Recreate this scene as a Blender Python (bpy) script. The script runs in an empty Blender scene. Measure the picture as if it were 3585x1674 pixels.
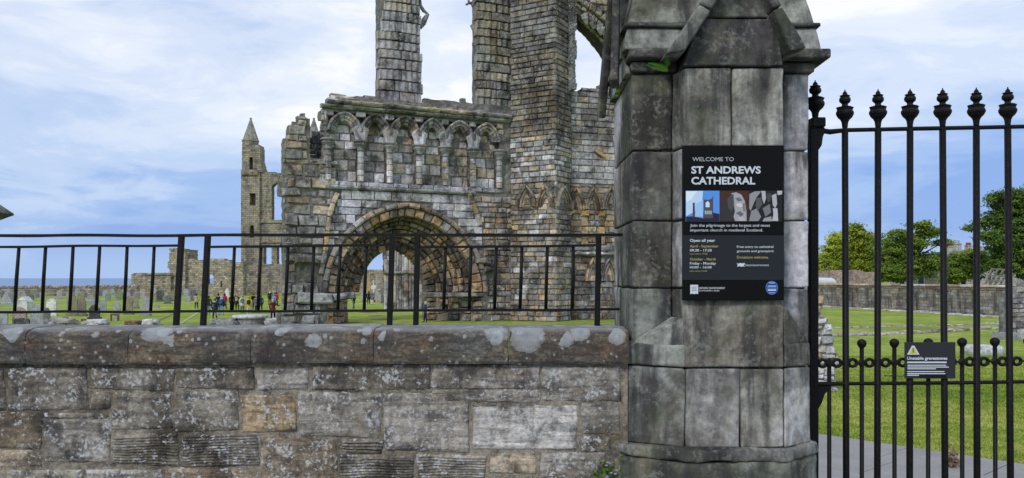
import bpy, bmesh, math, random
import numpy as np
from mathutils import Vector, noise as mnoise

# ------------------------------------------------------------------ scene, camera, light
SC = bpy.context.scene
COL = SC.collection
R = random.Random(7)
F, CX, HY, H = 2900.0, 1792.5, 974.0, 3.2        # photograph: focal length, centre column, horizon row; eye height

cam_d = bpy.data.cameras.new('camera')
cam = bpy.data.objects.new('camera', cam_d); COL.objects.link(cam)
cam.location = (0, 0, H); cam.rotation_euler = (math.radians(90), 0, 0)
cam_d.sensor_width = 36; cam_d.lens = 36 * F / 3585; cam_d.shift_y = (HY - 837) / 3585
cam_d.clip_start = 0.1; cam_d.clip_end = 200000
SC.camera = cam

SUN_EL, SUN_AZ = math.radians(36), math.radians(-150)   # azimuth measured from +Y towards +X: high, behind and left of the camera
sun_d = bpy.data.lights.new('sun', 'SUN'); sun = bpy.data.objects.new('sun', sun_d); COL.objects.link(sun)
sun_d.energy = 1.5; sun_d.angle = math.radians(11); sun_d.color = (1.0, 0.975, 0.93)
sdir = Vector((math.sin(SUN_AZ) * math.cos(SUN_EL), math.cos(SUN_AZ) * math.cos(SUN_EL), math.sin(SUN_EL)))
sun.rotation_euler = sdir.to_track_quat('Z', 'Y').to_euler()

world = bpy.data.worlds.new('World'); SC.world = world; world.use_nodes = True
nt = world.node_tree; nt.nodes.clear()
def N(t, typ, **k):
    n = t.nodes.new(typ)
    for a, b in k.items(): setattr(n, a, b)
    return n
def ramp(t, stops, interp='LINEAR'):
    n = N(t, 'ShaderNodeValToRGB'); cr = n.color_ramp; cr.interpolation = interp
    while len(cr.elements) > 1: cr.elements.remove(cr.elements[-1])
    for i, (p, c) in enumerate(stops):
        e = cr.elements[0] if i == 0 else cr.elements.new(p)
        e.position = p; e.color = (*c, 1) if len(c) == 3 else c
    return n
def vmath(t, op, a, b=None):
    n = N(t, 'ShaderNodeVectorMath', operation=op); t.links.new(a, n.inputs[0])
    if b is not None:
        if isinstance(b, tuple): n.inputs[1].default_value = b
        else: t.links.new(b, n.inputs[1])
    return n.outputs[0]
def fmath(t, op, a, b=None, clamp=False):
    n = N(t, 'ShaderNodeMath', operation=op, use_clamp=clamp)
    for i, v in enumerate((a, b)):
        if v is None: continue
        if isinstance(v, (int, float)): n.inputs[i].default_value = v
        else: t.links.new(v, n.inputs[i])
    return n.outputs[0]
def noise(t, vec, scale, detail=4, rough=0.55, dist=0.0, out=0):
    n = N(t, 'ShaderNodeTexNoise'); t.links.new(vec, n.inputs['Vector'])
    n.inputs['Scale'].default_value = scale; n.inputs['Detail'].default_value = detail
    n.inputs['Roughness'].default_value = rough; n.inputs['Distortion'].default_value = dist
    return n.outputs[out]
def mixc(t, fac, a, b, blend='MIX'):
    n = N(t, 'ShaderNodeMix', data_type='RGBA', blend_type=blend)
    if isinstance(fac, (int, float)): n.inputs[0].default_value = fac
    else: t.links.new(fac, n.inputs[0])
    for i, v in ((6, a), (7, b)):
        if isinstance(v, tuple): n.inputs[i].default_value = (*v, 1)[:4]
        else: t.links.new(v, n.inputs[i])
    return n.outputs[2]
sky = N(nt, 'ShaderNodeTexSky', sky_type='NISHITA', sun_disc=False, sun_elevation=SUN_EL, sun_rotation=SUN_AZ)
tc = N(nt, 'ShaderNodeTexCoord'); gen = tc.outputs['Generated']
# layered cloud: direction stretched so that the banks lie flat towards the horizon
stretch = vmath(nt, 'MULTIPLY', gen, (1.0, 1.0, 3.6))
warp = vmath(nt, 'ADD', stretch, vmath(nt, 'MULTIPLY', noise(nt, stretch, 2.2, 3, .5, 0, 1), (.22, .22, .3)))
n_big = noise(nt, warp, 2.1, 7, .56, .25)
n_fine = noise(nt, warp, 6.5, 10, .64, .5)
sep = N(nt, 'ShaderNodeSeparateXYZ'); nt.links.new(gen, sep.inputs[0])
dens = fmath(nt, 'ADD', fmath(nt, 'MULTIPLY', n_big, .76), fmath(nt, 'MULTIPLY', n_fine, .24))
elev = N(nt, 'ShaderNodeMapRange', interpolation_type='SMOOTHSTEP'); nt.links.new(sep.outputs[2], elev.inputs[0])
for i, v in ((1, .03), (2, .23), (3, -.15), (4, .07)): elev.inputs[i].default_value = v
dens = fmath(nt, 'ADD', dens, elev.outputs[0])
cl = ramp(nt, [(.33, (.24, .40, .80)), (.41, (.35, .51, .85)), (.48, (.52, .65, .90)), (.55, (.68, .77, .95)), (.605, (.80, .865, .98)), (.66, (.99, .995, 1.01))], 'EASE')
nt.links.new(dens, cl.inputs[0])
hz = N(nt, 'ShaderNodeMapRange', interpolation_type='SMOOTHSTEP'); nt.links.new(sep.outputs[2], hz.inputs[0])
for i, v in ((1, .0), (2, .06), (3, .6), (4, 0.0)): hz.inputs[i].default_value = v
cloud = mixc(nt, hz.outputs[0], cl.outputs[0], (.50, .67, .93))
cloud10 = mixc(nt, 1.0, cloud, (8.6, 8.6, 8.6), 'MULTIPLY')
skymix = mixc(nt, .90, sky.outputs[0], cloud10)
bg = N(nt, 'ShaderNodeBackground'); bg.inputs[1].default_value = .115
nt.links.new(skymix, bg.inputs[0])
wo = N(nt, 'ShaderNodeOutputWorld'); nt.links.new(bg.outputs[0], wo.inputs[0])

SC.view_settings.view_transform = 'Standard'; SC.view_settings.look = 'None'
SC.view_settings.exposure = 0.1; SC.view_settings.gamma = 1.0; SC.view_settings.use_curve_mapping = False
SC.render.engine = 'CYCLES'
SC.cycles.max_bounces = 5; SC.cycles.diffuse_bounces = 3; SC.cycles.glossy_bounces = 2
SC.cycles.use_denoising = True

# ------------------------------------------------------------------ helpers
WLOC = {}
def link(o): COL.objects.link(o); return o
def mk(name, verts, faces, mat, parent=None, color=None, smooth=False, origin=None, kind=None):
    """ONE mesh object from world-space vertices; the origin goes to its centre (or to origin)."""
    v = np.asarray(verts, dtype=np.float64).reshape(-1, 3)
    if origin is None: c = (v.min(0) + v.max(0)) / 2
    else: c = np.array(origin, dtype=np.float64)
    me = bpy.data.meshes.new(name); me.from_pydata((v - c).tolist(), [], faces); me.update()
    if smooth: me.polygons.foreach_set('use_smooth', [True] * len(me.polygons))
    for m in (mat if isinstance(mat, (list, tuple)) else [mat]): me.materials.append(m)
    o = link(bpy.data.objects.new(name, me)); place(o, c, parent)
    if color is not None: o.color = (*color, 1)
    if kind: o['kind'] = kind
    return o
def place(o, c, parent=None):
    pl = np.zeros(3)
    if parent is not None: o.parent = parent; pl = WLOC[parent.name]
    o.location = tuple(np.asarray(c) - pl); WLOC[o.name] = np.asarray(c, dtype=np.float64)
def tag(o, label, cat, group=None):
    o['label'] = label; o['category'] = cat
    if group: o['group'] = group
    return o
def thing(name, label, cat, loc=(0, 0, 0), group=None):
    o = link(bpy.data.objects.new(name, None)); o.empty_display_size = .2; place(o, loc)
    return tag(o, label, cat, group)
def px(x, y, Y): return ((x - CX) * Y / F, Y, H - (y - HY) * Y / F)
def gy(y): return H * F / (y - HY)                    # distance of level ground seen at that row
class Frame:
    """a vertical plane: u runs along it, z up, w out of it towards the viewer"""
    def __init__(s, a, b):
        s.o = np.array(a[:2], float); d = np.array(b[:2], float) - s.o; s.len = np.linalg.norm(d); s.u = d / s.len
        s.n = np.array([s.u[1], -s.u[0]])
    def map(s, u, z, w=0.0):
        p = s.o + s.u * u + s.n * w; return (p[0], p[1], z)
    def pix(s, x, y, w=0.0):
        d = np.array([(x - CX) / F, 1.0]); t = (w + s.o @ s.n) / (d @ s.n); p = d * t
        return float((p - s.o) @ s.u), float(H - (y - HY) / F * t)
    def poly(s, pts, w=0.0): return [s.pix(x, y, w) for x, y in pts]
def flat(Y): return Frame((0, Y), (1, Y))
def inpoly(p, poly):
    x, y = p; c = False; j = len(poly) - 1
    for i in range(len(poly)):
        xi, yi = poly[i]; xj, yj = poly[j]
        if (yi > y) != (yj > y) and x < (xj - xi) * (y - yi) / (yj - yi) + xi: c = not c
        j = i
    return c
def stone(mapf, u0, u1, v0, v1, w, depth, bu, bv, bulge, rnd, cj=0.0, nu=2, nv=1, bw=None, relief=None):
    """one dressed block: bevelled, uneven front, sides running back by depth"""
    bw = bulge + min(bu, bv) * .9 if bw is None else bw
    us = [u0, u0] + [u0 + bu + (u1 - u0 - 2 * bu) * i / nu for i in range(nu + 1)] + [u1, u1]
    vs = [v0, v0] + [v0 + bv + (v1 - v0 - 2 * bv) * i / nv for i in range(nv + 1)] + [v1, v1]
    n, m = len(us), len(vs)
    cu = [[rnd.uniform(-cj, cj) for _ in range(4)] for _ in range(2)]
    V = []
    ku = bu / max(bv, 1e-9)
    for i, u in enumerate(us):
        a = (u - u0) / (u1 - u0)
        for j, v in enumerate(vs):
            b = (v - v0) / (v1 - v0)
            wt = ((1 - a) * (1 - b), a * (1 - b), a * b, (1 - a) * b)
            du = sum(x * y for x, y in zip(wt, cu[0])) * ku; dv = sum(x * y for x, y in zip(wt, cu[1]))
            if i in (0, n - 1) or j in (0, m - 1): ww = w - depth
            elif i in (1, n - 2) or j in (1, m - 2):
                ww = w - bw * rnd.uniform(.7, 1.2); du += rnd.uniform(-.3, .3) * cj * ku; dv += rnd.uniform(-.3, .3) * cj
            else: ww = w + bulge * rnd.uniform(-.6, 1) + (relief(u, v) if relief else 0)
            V.append(mapf(u + du, v + dv, ww))
    Fc = [(i * m + j, (i + 1) * m + j, (i + 1) * m + j + 1, i * m + j + 1) for i in range(n - 1) for j in range(m - 1)]
    return V, Fc
def lay(name, mapf, u0, u1, z0, z1, ch, ln, inside, parent, mat, pal, w=0.0, depth=.25, bev=.05, gap=.03, bulge=.04, cj=.03, rnd=R,
        wj=.03, umin=.22, zlist=None, nu=2):
    """courses of stones over a surface; a block is cut back to the part of it that lies inside"""
    z = z0; out = []
    while z < z1 - .08:
        h = rnd.uniform(*ch); h = min(h, z1 - z)
        if z1 - z - h < ch[0] * .5: h = z1 - z
        u = u0 - rnd.uniform(0, ln[1])
        while u < u1:
            l = rnd.uniform(*ln); a, b = max(u, u0), min(u + l, u1); u += l
            if b - a < umin: continue
            k = 10; best = run = None
            for i in range(k + 1):
                uu = a + (b - a) * i / k
                ok = inside(uu, z + h * .3) and inside(uu, z + h * .75)
                if ok: run = (run[0] if run else uu, uu)
                if run and (best is None or run[1] - run[0] > best[1] - best[0]): best = run
                if not ok: run = None
            if not best or best[1] - best[0] < umin: continue
            a, b = best
            V, Fc = stone(mapf, a + gap / 2, b - gap / 2, z + gap / 2, z + h - gap / 2, w + rnd.uniform(-wj, wj), depth, bev, min(bev, h * .3), bulge, rnd, cj, nu=nu)
            out.append(mk(name, V, Fc, mat, parent, pick(pal, rnd)))
        z += h
    return out
def pick(pal, rnd=R):
    m = [sum(q[i] for q in pal) / len(pal) for i in range(3)]; c = rnd.choice(pal); c = tuple(x * .70 + y * .30 for x, y in zip(c, m)); k = rnd.uniform(.82, 1.18); return tuple(min(.9, x * k * q * rnd.uniform(.97, 1.03)) for x, q in zip(c, (1.11, 1.085, 1.13)))
def raster(name, fr, poly, holes, w0, w1, cell, mat, parent=None, jit=.0, wj=.0, seed=1, color=None, kind=None, px_poly=True):
    """a masonry body: everything inside poly and outside holes, as one closed shell of small uneven cells"""
    if px_poly: poly = fr.poly(poly, w0); holes = [fr.poly(h, w0) for h in holes]
    rnd = random.Random(seed)
    us = [p[0] for p in poly]; zs = [p[1] for p in poly]
    u0, z0 = min(us), min(zs); nu = int((max(us) - u0) / cell) + 1; nz = int((max(zs) - z0) / cell) + 1
    M = np.zeros((nu + 2, nz + 2), bool)
    for i in range(nu):
        for j in range(nz):
            p = (u0 + (i + .5) * cell, z0 + (j + .5) * cell)
            M[i + 1, j + 1] = inpoly(p, poly) and not any(inpoly(p, h) for h in holes)
    V, Fc, idx = [], [], {}
    J = {}
    def vert(i, j, k):
        if (i, j, k) not in idx:
            if (i, j) not in J: J[i, j] = (rnd.uniform(-jit, jit), rnd.uniform(-jit, jit), rnd.uniform(-wj, wj))
            a, b, c = J[i, j]
            idx[i, j, k] = len(V); V.append(fr.map(u0 + i * cell + a, z0 + j * cell + b, (w0 + c) if k == 0 else w1))
        return idx[i, j, k]
    for i in range(nu):
        for j in range(nz):
            if not M[i + 1, j + 1]: continue
            Fc.append((vert(i, j, 0), vert(i + 1, j, 0), vert(i + 1, j + 1, 0), vert(i, j + 1, 0)))
            Fc.append((vert(i, j, 1), vert(i, j + 1, 1), vert(i + 1, j + 1, 1), vert(i + 1, j, 1)))
            if not M[i, j + 1]: Fc.append((vert(i, j, 0), vert(i, j + 1, 0), vert(i, j + 1, 1), vert(i, j, 1)))
            if not M[i + 2, j + 1]: Fc.append((vert(i + 1, j, 0), vert(i + 1, j, 1), vert(i + 1, j + 1, 1), vert(i + 1, j + 1, 0)))
            if not M[i + 1, j]: Fc.append((vert(i, j, 0), vert(i, j, 1), vert(i + 1, j, 1), vert(i + 1, j, 0)))
            if not M[i + 1, j + 2]: Fc.append((vert(i, j + 1, 0), vert(i + 1, j + 1, 0), vert(i + 1, j + 1, 1), vert(i, j + 1, 1)))
    return mk(name, V, Fc, mat, parent, color, kind=kind)
def tube(pts, rad, n=8, cap=True):
    V, Fc = [], []; pts = [Vector(p) for p in pts]; rad = rad if isinstance(rad, (list, tuple)) else [rad] * len(pts)
    for i, p in enumerate(pts):
        t = (pts[min(i + 1, len(pts) - 1)] - pts[max(i - 1, 0)]).normalized()
        a = t.cross(Vector((0, 0, 1)) if abs(t.z) < .9 else Vector((1, 0, 0))).normalized(); b = t.cross(a)
        for k in range(n):
            q = 2 * math.pi * k / n; V.append(tuple(p + (a * math.cos(q) + b * math.sin(q)) * rad[i]))
    for i in range(len(pts) - 1):
        for k in range(n):
            Fc.append((i * n + k, i * n + (k + 1) % n, (i + 1) * n + (k + 1) % n, (i + 1) * n + k))
    if cap: Fc += [tuple(range(n))[::-1], tuple(range((len(pts) - 1) * n, len(pts) * n))]
    return V, Fc
def beam(a, b, wx, wy, up=(0, 0, 1)):
    """square bar from a to b: wx across, wy along the third axis"""
    a, b = Vector(a), Vector(b); t = (b - a).normalized(); s = t.cross(Vector(up))
    if s.length < 1e-4: s = t.cross(Vector((0, 1, 0)))
    s.normalize(); q = s.cross(t)
    V = [tuple(p + s * (i * wx / 2) + q * (j * wy / 2)) for p in (a, b) for i, j in ((-1, -1), (1, -1), (1, 1), (-1, 1))]
    return V, [(3, 2, 1, 0), (4, 5, 6, 7), (0, 1, 5, 4), (1, 2, 6, 5), (2, 3, 7, 6), (3, 0, 4, 7)]
def box(c0, c1):
    (a, b, c), (d, e, f) = c0, c1
    return [(a, b, c), (d, b, c), (d, e, c), (a, e, c), (a, b, f), (d, b, f), (d, e, f), (a, e, f)], \
           [(3, 2, 1, 0), (4, 5, 6, 7), (0, 1, 5, 4), (1, 2, 6, 5), (2, 3, 7, 6), (3, 0, 4, 7)]
def lathe(prof, c, n=16, z0=0.0, lobes=0, amp=0.0):
    V, Fc = [], []
    for r, z in prof:
        for k in range(n):
            q = 2 * math.pi * k / n; rr = r * (1 + amp * math.cos(lobes * q)); V.append((c[0] + rr * math.cos(q), c[1] + rr * math.sin(q), c[2] + z))
    m = len(prof)
    for i in range(m - 1):
        for k in range(n): Fc.append((i * n + k, i * n + (k + 1) % n, (i + 1) * n + (k + 1) % n, (i + 1) * n + k))
    Fc += [tuple(range(n))[::-1], tuple(range((m - 1) * n, m * n))]
    return V, Fc
def join(parts):
    V, Fc = [], []
    for v, f in parts:
        k = len(V); V += list(v); Fc += [tuple(i + k for i in q) for q in f]
    return V, Fc
def bevelled(V, Fc, width, seg=2, sub=0, rough=0.0, freq=6.0, seed=0):
    """round the edges of a closed solid, optionally cut it finer and wear it"""
    bm = bmesh.new(); vs = [bm.verts.new(v) for v in V]
    for f in Fc: bm.faces.new([vs[i] for i in f])
    bmesh.ops.recalc_face_normals(bm, faces=bm.faces[:])
    if sub: bmesh.ops.subdivide_edges(bm, edges=[e for e in bm.edges if e.calc_length() > .08], cuts=sub, use_grid_fill=True)
    sharp = [e for e in bm.edges if len(e.link_faces) == 2 and e.calc_face_angle(0) > .25]
    if width: bmesh.ops.bevel(bm, geom=sharp, offset=width, segments=seg, affect='EDGES', profile=.6)
    if rough:
        for v in bm.verts:
            p = v.co * freq + Vector((seed * 7.3, seed * 3.1, 0))
            v.co += mnoise.noise_vector(p) * rough + mnoise.noise_vector(p * 3.1) * rough * .4
    bm.verts.index_update()
    out = [tuple(v.co) for v in bm.verts], [tuple(v.index for v in f.verts) for f in bm.faces]
    bm.free(); return out
def prism(plan, z0, z1):
    """solid over a plan polygon [(x, y)]"""
    n = len(plan); V = [(x, y, z0) for x, y in plan] + [(x, y, z1) for x, y in plan]
    return V, [tuple(range(n))[::-1], tuple(range(n, 2 * n))] + [(i, (i + 1) % n, n + (i + 1) % n, n + i) for i in range(n)]
def plate(fr, pts, w0, w1):
    """solid over an outline [(u, z)] on a frame, from w0 back to w1"""
    n = len(pts); V = [fr.map(u, z, w0) for u, z in pts] + [fr.map(u, z, w1) for u, z in pts]
    return V, [tuple(range(n)), tuple(range(n, 2 * n))[::-1]] + [(i, n + i, n + (i + 1) % n, (i + 1) % n) for i in range(n)]
class Arch:
    """two-centred arch over [uc-a, uc+a], springing at zs, rising by r; off > 0 lies outside"""
    def __init__(s, uc, a, zs, r): s.uc, s.a, s.zs, s.r = uc, a, zs, r; s.R = (a * a + r * r) / (2 * a)
    def pt(s, t, off=0.0):
        Rr = s.R + off; ph = math.acos(max(-1, min(1, (s.R - s.a) / Rr)))
        if t <= .5: q = math.pi - 2 * t * ph; return s.uc + (s.R - s.a) + Rr * math.cos(q), s.zs + Rr * math.sin(q)
        q = 2 * (1 - t) * ph; return s.uc - (s.R - s.a) + Rr * math.cos(q), s.zs + Rr * math.sin(q)
    def length(s): return 2 * s.R * math.acos((s.R - s.a) / s.R)
    def has(s, u, z, off=0.0):
        if z < s.zs: return abs(u - s.uc) < s.a + off
        c = s.uc + (s.R - s.a) * (1 if u < s.uc else -1); return math.hypot(u - c, z - s.zs) < s.R + off
def sweep(ptf, prof, t0, t1, n, fr):
    """carry a closed profile [(off, w)] along an arch"""
    m = len(prof); V = []
    for i in range(n + 1):
        t = t0 + (t1 - t0) * i / n
        for off, w in prof: u, z = ptf(t, off); V.append(fr.map(u, z, w))
    Fc = [(i * m + k, i * m + (k + 1) % m, (i + 1) * m + (k + 1) % m, (i + 1) * m + k) for i in range(n) for k in range(m)]
    return V, Fc + [tuple(range(m))[::-1], tuple(range(n * m, n * m + m))]

# ------------------------------------------------------------------ materials
def new_mat(name):
    m = bpy.data.materials.new(name); m.use_nodes = True; t = m.node_tree; t.nodes.clear()
    b = N(t, 'ShaderNodeBsdfPrincipled'); o = N(t, 'ShaderNodeOutputMaterial'); t.links.new(b.outputs[0], o.inputs[0])
    b.inputs['Roughness'].default_value = .9; b.inputs['Specular IOR Level'].default_value = .25
    return m, t, b
def bump(t, b, h, strength, dist):
    n = N(t, 'ShaderNodeBump'); n.inputs['Strength'].default_value = strength; n.inputs['Distance'].default_value = dist
    t.links.new(h, n.inputs['Height']); t.links.new(n.outputs[0], b.inputs['Normal'])
def plain(name, c, rough=.7, spec=.3, metal=0.0):
    m, t, b = new_mat(name); b.inputs['Base Color'].default_value = (*c, 1); b.inputs['Roughness'].default_value = rough
    b.inputs['Specular IOR Level'].default_value = spec; b.inputs['Metallic'].default_value = metal
    return m
def coords(t, per_object=True):
    g = N(t, 'ShaderNodeNewGeometry'); oi = N(t, 'ShaderNodeObjectInfo'); p = g.outputs['Position']
    if per_object:
        s = N(t, 'ShaderNodeVectorMath', operation='SCALE'); s.inputs[0].default_value = (37, 53, 29); t.links.new(oi.outputs['Random'], s.inputs['Scale'])
        p = vmath(t, 'ADD', p, s.outputs[0])
    return p, oi, g
def stone_mat(name, s, soot=.5, ochre=.35, pale=.3, sootc=(.035, .035, .037), ochc=(.36, .235, .10), palec=(.52, .52, .50), bs=.6, bd=.03, streak=0.0,
              base=None, per_object=True, green=0.0, contrast=1.0, strata=0.0, wide=0.0, ps=16.0):
    """weathered sandstone: the block's own colour, soot crust, ochre bleeding through, pale lichen and grain"""
    m, t, b = new_mat(name); p, oi, g = coords(t, per_object)
    col = oi.outputs['Color'] if base is None else base
    n1 = noise(t, p, s, 6, .62, .3); n2 = noise(t, vmath(t, 'ADD', p, (11, 5, 3)), s * 1.7, 6, .6, .6)
    n3 = noise(t, vmath(t, 'ADD', p, (3, 17, 9)), s * 5, 5, .65); n4 = noise(t, p, s * ps, 5, .62)
    ramp_v = ramp(t, [(.28, (.52 / contrast,) * 3), (.72, (1.5,) * 3)]); t.links.new(n3, ramp_v.inputs[0])
    col = mixc(t, 1.0, col, ramp_v.outputs[0], 'MULTIPLY')
    r2 = ramp(t, [(.56, (0, 0, 0)), (.70, (ochre,) * 3)]); t.links.new(n2, r2.inputs[0]); col = mixc(t, r2.outputs[0], col, ochc)
    if wide:
        nw = noise(t, g.outputs['Position'], wide, 5, .6, .5); rw = ramp(t, [(.36, (1.30, 1.30, 1.34)), (.5, (.98, .97, .96)), (.64, (.42, .39, .36))]); t.links.new(nw, rw.inputs[0])
        col = mixc(t, 1.0, col, rw.outputs[0], 'MULTIPLY')
        no = noise(t, vmath(t, 'ADD', g.outputs['Position'], (31, 7, 13)), wide * 1.4, 6, .62, .6); ro = ramp(t, [(.54, (0, 0, 0)), (.66, (ochre * .8,) * 3)]); t.links.new(no, ro.inputs[0]); col = mixc(t, ro.outputs[0], col, ochc)
        nst = noise(t, vmath(t, 'MULTIPLY', g.outputs['Position'], (1, 1, .22)), wide * 3.2, 6, .65); rs_ = ramp(t, [(.52, (1, 1, 1)), (.66, (.5, .48, .47))]); t.links.new(nst, rs_.inputs[0]); col = mixc(t, 1.0, col, rs_.outputs[0], 'MULTIPLY')
    if strata:
        st = noise(t, vmath(t, 'MULTIPLY', p, (.25, .25, 2.4)), s * 1.6, 5, .6, .8)
        r5 = ramp(t, [(.46, (0, 0, 0)), (.60, (strata,) * 3)]); t.links.new(st, r5.inputs[0]); col = mixc(t, r5.outputs[0], col, sootc)
    r1 = ramp(t, [(.50, (0, 0, 0)), (.64, (soot,) * 3)]); t.links.new(n1, r1.inputs[0]); col = mixc(t, r1.outputs[0], col, sootc)
    if streak:
        sp = vmath(t, 'MULTIPLY', p, (1, 1, .16)); ns = noise(t, sp, s * 1.3, 6, .62, .3); r4 = ramp(t, [(.47, (0, 0, 0)), (.60, (streak,) * 3)])
        t.links.new(ns, r4.inputs[0]); col = mixc(t, r4.outputs[0], col, sootc)
    sp3 = fmath(t, 'ADD', fmath(t, 'MULTIPLY', n4, .55), fmath(t, 'MULTIPLY', n2, .45))
    r3 = ramp(t, [(.53, (0, 0, 0)), (.60, (pale,) * 3)]); t.links.new(sp3, r3.inputs[0]); col = mixc(t, r3.outputs[0], col, palec)
    if green:
        ng = noise(t, vmath(t, 'ADD', p, (23, 1, 6)), s * 1.1, 5, .6); r6 = ramp(t, [(.5, (0, 0, 0)), (.68, (green,) * 3)])
        t.links.new(ng, r6.inputs[0]); col = mixc(t, r6.outputs[0], col, (.115, .14, .075))
    t.links.new(col, b.inputs['Base Color']); b.inputs['Roughness'].default_value = .95; b.inputs['Specular IOR Level'].default_value = .12
    h = fmath(t, 'ADD', n3, fmath(t, 'MULTIPLY', n4, .6)); bump(t, b, h, bs, bd)
    return m
def masonry_mat(name, bw, bh, pal, mortar=(.16, .15, .13), s=.6, soot=.5, streak=.4):
    """coursed masonry too far off to pick the stones apart"""
    m, t, b = new_mat(name); g = N(t, 'ShaderNodeNewGeometry'); p = g.outputs['Position']
    sx = N(t, 'ShaderNodeSeparateXYZ'); t.links.new(p, sx.inputs[0]); cx = N(t, 'ShaderNodeCombineXYZ')
    t.links.new(fmath(t, 'ADD', sx.outputs[0], fmath(t, 'MULTIPLY', sx.outputs[1], .83)), cx.inputs[0]); t.links.new(sx.outputs[2], cx.inputs[1])
    wv = vmath(t, 'ADD', cx.outputs[0], vmath(t, 'MULTIPLY', noise(t, p, .8 / bh, 3, .5, 0, 1), (bw * .35, bh * .35, 0)))
    br = N(t, 'ShaderNodeTexBrick'); t.links.new(wv, br.inputs['Vector'])
    for k, v in (('Scale', 1.0), ('Mortar Size', bh * .06), ('Mortar Smooth', .3), ('Bias', 0.0), ('Brick Width', bw), ('Row Height', bh)): br.inputs[k].default_value = v
    br.inputs['Color1'].default_value = (0, 0, 0, 1); br.inputs['Color2'].default_value = (1, 1, 1, 1); br.inputs['Mortar'].default_value = (.5, .5, .5, 1)
    cr = ramp(t, [(i / max(1, len(pal) - 1), c) for i, c in enumerate(pal)]); t.links.new(br.outputs['Color'], cr.inputs[0])
    col = mixc(t, br.outputs['Fac'], cr.outputs[0], mortar)
    n1 = noise(t, p, s, 6, .62, .3); r1 = ramp(t, [(.5, (0, 0, 0)), (.66, (soot,) * 3)]); t.links.new(n1, r1.inputs[0]); col = mixc(t, r1.outputs[0], col, (.05, .05, .05))
    sp = vmath(t, 'MULTIPLY', p, (1, 1, .15)); ns = noise(t, sp, s * 3, 5, .6); r4 = ramp(t, [(.48, (0, 0, 0)), (.66, (streak,) * 3)])
    t.links.new(ns, r4.inputs[0]); col = mixc(t, r4.outputs[0], col, (.055, .05, .045))
    n3 = noise(t, p, s * 9, 5, .65); rv = ramp(t, [(.25, (.6,) * 3), (.75, (1.4,) * 3)]); t.links.new(n3, rv.inputs[0]); col = mixc(t, 1.0, col, rv.outputs[0], 'MULTIPLY')
    t.links.new(col, b.inputs['Base Color']); b.inputs['Roughness'].default_value = .95; b.inputs['Specular IOR Level'].default_value = .1
    bump(t, b, fmath(t, 'ADD', fmath(t, 'MULTIPLY', br.outputs['Fac'], -1.0), n3), .7, bh * .25)
    return m

GREY, DGREY, BLACK, PALE = (.305, .305, .315), (.155, .157, .165), (.06, .06, .065), (.58, .58, .595)
TAN, OCHRE, BROWN, GREEN, ORANGE = (.46, .375, .255), (.47, .31, .145), (.24, .18, .125), (.275, .275, .24), (.52, .25, .10)
M_FACADE = stone_mat('weathered_ashlar', .9, soot=.84, ochre=.36, ochc=(.40, .29, .15), pale=.55, palec=(.58, .58, .60), bs=.9, bd=.06, wide=.32, per_object=False)
M_PORTAL = stone_mat('sooty_portal_stone', 1.3, soot=.85, ochre=.60, pale=.22, bs=.9, bd=.05, wide=.5)
M_CORE = stone_mat('rubble_core', .8, soot=.6, ochre=.25, pale=.1, base=None, bs=.8, bd=.06)
M_RUBBLE = stone_mat('lichened_rubble', 2.5, soot=.4, ochre=.3, pale=.5, bs=.8, bd=.03, green=.35)
M_WALL = stone_mat('boundary_wall_stone', 7, soot=.7, ochre=.16, pale=.85, palec=(.56, .58, .60), bs=1.0, bd=.012, strata=.45, wide=1.6, ps=7)
M_PIER = stone_mat('gate_pier_stone', 3.4, soot=.62, ochre=.34, ochc=(.42, .38, .27), pale=.18, palec=(.54, .57, .55), bs=.8, bd=.008, streak=.85, green=.30, wide=1.5, ps=11)
M_MORTAR = stone_mat('old_mortar', 9, soot=.65, ochre=.1, pale=.6, palec=(.42, .42, .41), bs=1.0, bd=.010, wide=1.6)
M_GRAVE = stone_mat('headstone_stone', 2.2, soot=.4, ochre=.2, pale=.3, bs=.4, bd=.01, green=.25)
M_FAR = masonry_mat('east_gable_masonry', .8, .42, [(.17, .165, .15), (.30, .285, .25), (.40, .33, .22), (.34, .325, .29), (.44, .35, .21), (.24, .23, .21)], s=.35, soot=.5, streak=.5)
M_FARW = masonry_mat('far_rubble_masonry', .6, .34, [(.18, .165, .15), (.34, .30, .23), (.44, .35, .21), (.31, .29, .25), (.56, .48, .36), (.24, .21, .18)], s=.3, soot=.45, streak=.25)
M_ENC = masonry_mat('enclosure_wall_masonry', .52, .29, [(.14, .13, .12), (.27, .245, .21), (.34, .30, .23), (.22, .21, .195), (.40, .40, .385)], s=.6, soot=.75, streak=.95, mortar=(.13, .12, .105))

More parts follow.
